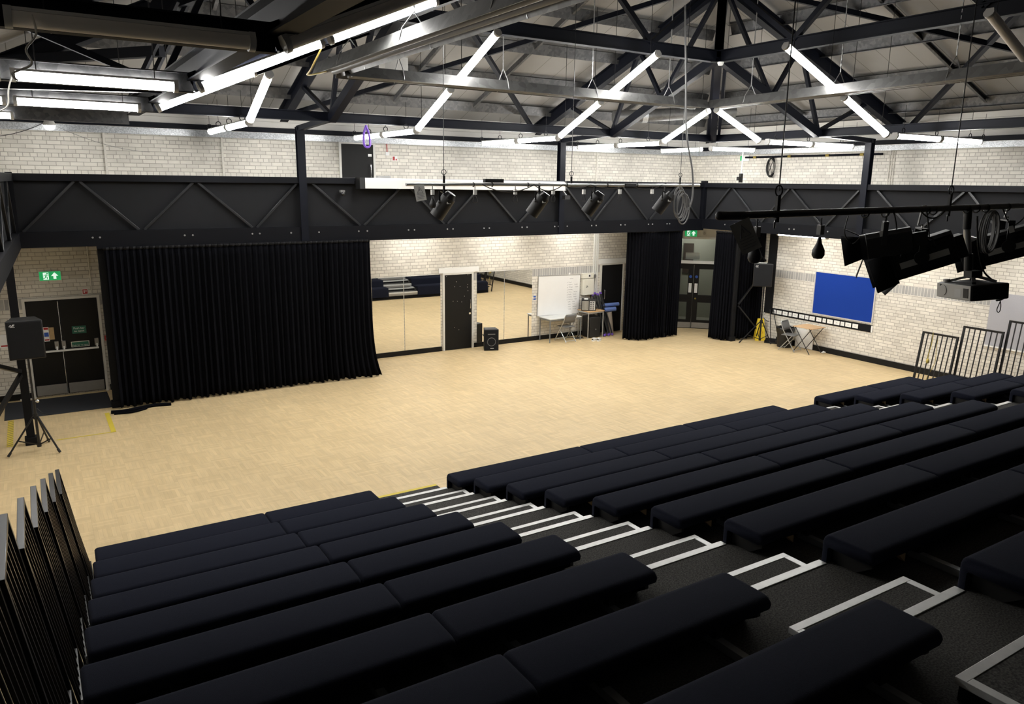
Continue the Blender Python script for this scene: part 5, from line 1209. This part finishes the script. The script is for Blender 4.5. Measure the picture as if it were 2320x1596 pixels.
for x in (5.3, 5.55, 6.1, 6.2, 6.7, 6.85, 7.0, 7.35): c.tube(arc((x, 3.5, zf(x)), .032, 0, 6.283, 10, (0, 1, 0), (.3, 0, 1))[:-1], .006, 5, closed=True)
c.tube(smooth([(5.6, 3.47, 4.26), (5.63, 3.44, 4.1), (5.62, 3.44, 3.95), (5.72, 3.44, 3.9), (5.75, 3.46, 3.98)], 6), .006, 5).tube(smooth([(6.05, 3.47, 4.25), (6.08, 3.44, 4.05), (6.1, 3.44, 3.9), (6.35, 3.46, 3.82), (6.3, 3.5, 3.80)], 6), .006, 5).tube(smooth([(5.05, 3.47, 4.22), (5.0, 3.45, 4.1), (5.1, 3.45, 4.02), (5.2, 3.46, 4.06)], 6), .004, 5).tube(smooth([(7.2, 3.47, 4.27), (7.3, 3.42, 4.12), (7.55, 3.45, 4.16), (7.7, 3.47, 4.27)], 6), .006, 5)
c.tube(sag((5.95, 3.46, 4.25), (6.3, 3.46, 4.25), .06), .006, 5); c.build('taped_cable', 'black', t)
bar_sign((3.90, 3.46, 4.20), (-48, -27), .13, .21, 'clear', 'grey warning tag hanging from the left end of the near lighting bar')
outlet(4.12, 3.5, 4.21, 'smoked socket with black plug hanging nearest the grey warning tag', True, .85, 'clear'); outlet(4.79, 3.5, 4.21, 'smoked socket with black plug hanging left of the barn door lantern', True, .85, 'clear'); outlet(5.56, 3.5, 4.21, 'smoked socket with black plug hanging behind the barn door lantern', True, .8, 'clear')
def basis(aim):
    a = V(aim).normalized(); s_ = a.cross(Vector((0, 0, 1))).normalized(); u = s_.cross(a); return a, s_, u
def xbasis(c, a, s_, u):
    m = Matrix((s_, a, u)).transposed().to_4x4(); m.translation = V(c); return m
# barn door lantern
a, s_, u = basis((-.56, .80, -.22)); c = Vector((5.60, 3.52, 3.995)); X = xbasis(c, a, s_, u)
t = thing('stage_lantern', 'black barn door lantern on the near lighting bar', 'lantern', c)
MB(X).poly([(-.08, -.09), (.08, -.09), (.10, -.02), (.10, .07), (.06, .10), (-.06, .10), (-.10, .07), (-.10, -.02)], (0, -.2, 0), (0, .12, 0)).build('body', 'black', t, bevel=.006)
MB(X).cyl((0, .12, 0), (0, .16, 0), .10, 18).build('lens_ring', 'blackm', t); MB(X).poly([(-.06, -.05), (.06, -.05), (.05, .05), (-.05, .05)], (0, -.30, 0), (0, -.2, 0)).build('rear_cap', 'black', t)
for n_, pts in (('top', [(-.07, .16, .10), (.07, .16, .10), (.10, .26, .17), (-.10, .26, .17)]), ('bottom', [(-.07, .16, -.10), (.07, .16, -.10), (.10, .22, -.22), (-.10, .22, -.22)]), ('side', [(-.10, .16, -.08), (-.10, .16, .08), (-.14, .29, .11), (-.14, .29, -.11)]), ('side', [(.10, .16, -.08), (.10, .16, .08), (.14, .29, .11), (.14, .29, -.11)])):
    MB(X).add(pts, [(0, 1, 2, 3)]).build('barn_door', 'deadblack', t, solid=.003)
yk = MB(); top = c + Vector((0, 0, .17))
for k in (-1, 1): yk.bar(c + s_ * .115 * k, c + s_ * .115 * k + Vector((0, 0, .17)), .012, .035, a)
yk.bar(top - s_ * .115, top + s_ * .115, .035, .012); yk.build('yoke', 'black', t)
MB().tube([top, top + Vector((.0, 0, .05)), (5.58, 3.5, 4.27), (5.54, 3.5, 4.27)], .008, 6).build('hook_clamp', 'zinc', t)
MB(X).box((-.118, -.02, .07), (-.112, .02, .11)).build('label', 'label', t)
MB().tube(smooth([c - a * .30, c - a * .34 + Vector((0, 0, -.02)), c - a * .36 + Vector((.01, 0, -.07)), c - a * .33 + Vector((.01, 0, -.05)), c - a * .29], 5), .006, 5).build('safety_loop', 'black', t)
def flood(c, aim, lab):
    a, s_, u = basis(aim); X = xbasis(c, a, s_, u); t = thing('stage_lantern', lab, 'lantern', c, 'long ribbed lanterns on the near bar')
    MB(X).poly([(-.10, -.13), (.10, -.13), (.12, -.09), (.12, .09), (.09, .13), (-.09, .13), (-.12, .09), (-.12, -.09)], (0, -.26, 0), (0, .20, 0)).build('body', 'black', t, bevel=.005)
    r_ = MB(X)
    for z in (-.10, -.03, .06, .10): r_.box((-.126, -.24, z - .006), (.126, .19, z + .006))
    r_.build('cooling_rib', 'blackm', t)
    MB(X).poly([(-.08, -.09), (.08, -.09), (.08, .09), (-.08, .09)], (0, -.33, -.02), (0, -.26, -.02)).build('rear_box', 'black', t)
    MB(X).poly([(-.13, -.15), (.13, -.15), (.13, .14), (-.13, .14)], (0, .20, 0), (0, .215, 0)).build('front_frame', 'blackm', t)
    for k in (-1, 1): MB(X).add([(.13 * k, .215, -.15), (.13 * k, .215, .13), (.17 * k, .38, .10), (.17 * k, .38, -.17)], [(0, 1, 2, 3)]).build('barn_door', 'deadblack', t, solid=.003)
    MB(X).add([(-.12, .215, -.15), (.12, .215, -.15), (.12, .33, -.21), (-.12, .33, -.21)], [(0, 1, 2, 3)]).build('barn_door', 'deadblack', t, solid=.003)
    MB(X).box((-.131, -.20, -.045), (-.126, .16, .005)).build('label_strip', 'label', t)
    yk = MB()
    for k in (-1, 1): yk.bar(c + s_ * .15 * k, c + s_ * .15 * k + Vector((0, 0, .22)), .012, .05, a)
    yk.bar(c - s_ * .155 + Vector((0, 0, .22)), c + s_ * .155 + Vector((0, 0, .22)), .05, .012); yk.build('yoke', 'black', t)
    MB(X).cyl((-.165, 0, 0), (-.15, 0, 0), .055, 18).cyl((.15, 0, 0), (.165, 0, 0), .055, 18).build('tilt_disc', 'black', t)
    tp = c + Vector((0, 0, .22)); MB().tube([tp + Vector((0, 0, .0)), tp + Vector((-.0, 0, .03)), tp + Vector((-.06, 0, .03)), (c.x - .06, 3.5, 4.285), (c.x - .02, 3.5, 4.285)], .009, 6).build('hook_clamp', 'zinc', t)
    kz = c - s_ * .158 + Vector((0, 0, .15)); MB(xbasis(kz, a, s_, u)).box((-.004, -.02, -.03), (0, .02, .03)).build('label', 'label', t)
flood(Vector((6.10, 3.52, 3.885)), (-.62, .76, -.40), 'long ribbed black lantern between the barn door lantern and the projector pole')
flood(Vector((7.44, 3.52, 3.93)), (-.62, .76, -.34), 'long ribbed black lantern behind the projector pole')
t = thing('projector', 'pale projector hanging on a pole from the near lighting bar', 'projector', (6.8, 3.45, 3.5))
MB().cyl((6.72, 3.5, 4.26), (6.74, 3.5, 4.09), .031, 14).build('upper_sleeve', 'black', t); MB().cyl((6.74, 3.5, 4.09), (6.785, 3.48, 3.86), .027, 14).build('pole', 'silver', t); MB().cyl((6.785, 3.48, 3.88), (6.80, 3.47, 3.74), .034, 14).build('lower_sleeve', 'black', t)
ang = R(90 - 26); X = Matrix.Translation(Vector((6.87, 3.45, 3.575))) @ Matrix.Rotation(ang, 4, 'Z') @ Matrix.Rotation(R(3), 4, 'Y') @ Matrix.Rotation(R(-4), 4, 'X')
MB(X).box((-.22, -.17, -.075), (.22, .17, .06)).build('case', 'black', t, bevel=.012)
MB(X).box((-.215, .17, -.07), (.215, .178, .055)).build('front_face', 'proj', t, bevel=.004)
MB(X).cyl((.13, .178, -.005), (.13, .184, -.005), .047, 20).build('lens_cover', 'proj', t)
MB(X).box((-.19, .178, -.05), (-.13, .182, .03)).build('vent_grille', 'black', t); MB(X).box((-.10, .178, -.05), (-.02, .1795, .02)).build('label', 'label', t); MB(X).box((.15, .178, .028), (.17, .183, .046)).build('sensor', 'black', t)
MB(X).lathe([(.028, 0), (.028, .03), (0, .03)], (.17, .12, .055), 12).build('adjuster_knob', 'proj', t)
MB(X).box((-.05, -.05, .10), (.05, .05, .16)).bar((-.15, -.1, .07), (0, 0, .12), .03, .02).bar((.15, .1, .07), (0, 0, .12), .03, .02).bar((-.15, .1, .07), (0, 0, .12), .03, .02).bar((.15, -.1, .07), (0, 0, .12), .03, .02).build('ceiling_mount', 'black', t)
MB().tube(smooth([(6.80, 3.46, 4.2), (6.84, 3.44, 3.95), (6.93, 3.42, 3.75), (7.05, 3.4, 3.66), (7.18, 3.38, 3.6), (7.25, 3.36, 3.54), (7.23, 3.36, 3.48), (7.12, 3.36, 3.47)], 6), .008, 6).tube(smooth([(7.14, 3.36, 3.5), (7.2, 3.36, 3.44), (7.21, 3.36, 3.38), (7.18, 3.36, 3.36), (7.15, 3.36, 3.39), (7.19, 3.36, 3.46)], 6), .004, 5).build('lead', 'black', t)
ck = MB()
for i in range(6): ck.tube([(7.05 + (.10 + .008 * (i % 3)) * math.cos(a), 3.44 + .012 * i, 4.06 + (.17 + .01 * (i % 2)) * math.sin(a)) for a in (2 * math.pi * k / 30 for k in range(30))], .008, 6, closed=True)
tag(ck.build('cable_coil', 'grey', at=(7.05, 3.46, 3.9)), 'coil of grey cable hung on the near lighting bar beside the projector pole', 'cable')
# odds and ends under the roof
tag(MB().tube(smooth([(5.66, 14.3, 5.45), (5.6, 14.28, 5.3), (5.6, 14.28, 5.1), (5.66, 14.28, 5.05), (5.72, 14.28, 5.1), (5.7, 14.28, 5.3), (5.64, 14.28, 5.45)], 5), .022, 6).build('strap', 'purple', at=(5.66, 14.3, 5.1)), 'purple strap looped over the eaves beam above the upper door', 'strap')
t = thing('smoke_detector', 'small white detector under the roof ring near the centre', 'detector', (11.45, 10.9, 6.68)); MB().lathe([(0, -.06), (.04, -.06), (.06, -.02), (.06, 0)], (11.45, 10.9, 6.70), 14).build('head', 'white', t); MB().bar((11.45, 10.9, 6.70), (11.45, 11.15, 6.74), .02, .02).build('bracket', 'blackm', t)
tag(MB().tube(smooth([(.15, 5.6, 5.36), (.16, 5.58, 5.25), (.10, 5.58, 5.16), (.12, 5.58, 5.08), (.02, 5.58, 5.02), (.04, 5.58, 4.98)], 6), .007, 6).build('loose_wire', 'rope', at=(.1, 5.6, 5.2)), 'curly white wire hanging below the nearest unlit light', 'wire')
tag(MB().tube(smooth([(.02, 8.72, 5.33), (-.02, 8.7, 5.2), (-.05, 8.7, 5.05), (-.2, 8.7, 4.98)], 6), .007, 6).build('loose_wire', 'rope', at=(0, 8.7, 5.2)), 'white wire curling from the end of the middle left light', 'wire')
tag(MB().tube(sag((-.4, YB - .05, 5.15), (.45, YB - .3, 5.42), .05), .006, 5).build('loose_wire', 'black', at=(.1, YB - .1, 5.2)), 'thin black wire sagging over the upper wall at the far left', 'wire')
tag(MB().tube(sag((.55, 16.6, 5.36), (2.3, YB - .03, 4.95), .1), .004, 5).build('loose_wire', 'grey', at=(1.2, YB - .3, 5.2)), 'thin grey wire sagging from the bulkhead lamp to the upper wall', 'wire')

# ------------------------------------------------------------------ world and colour
wd = bpy.data.worlds.new('world'); SC.world = wd; wd.use_nodes = True
wd.node_tree.nodes['Background'].inputs[0].default_value = (1, 1, 1, 1); wd.node_tree.nodes['Background'].inputs[1].default_value = 0.0
SC.view_settings.view_transform = 'Standard'; SC.view_settings.look = 'None'; SC.view_settings.gamma = 1; SC.view_settings.use_curve_mapping = False
SC.view_settings.exposure = EXPOSURE
SC.cycles.max_bounces = 8; SC.cycles.diffuse_bounces = 5; SC.cycles.glossy_bounces = 4; SC.cycles.transmission_bounces = 6
SC.cycles.sample_clamp_indirect = 6.0
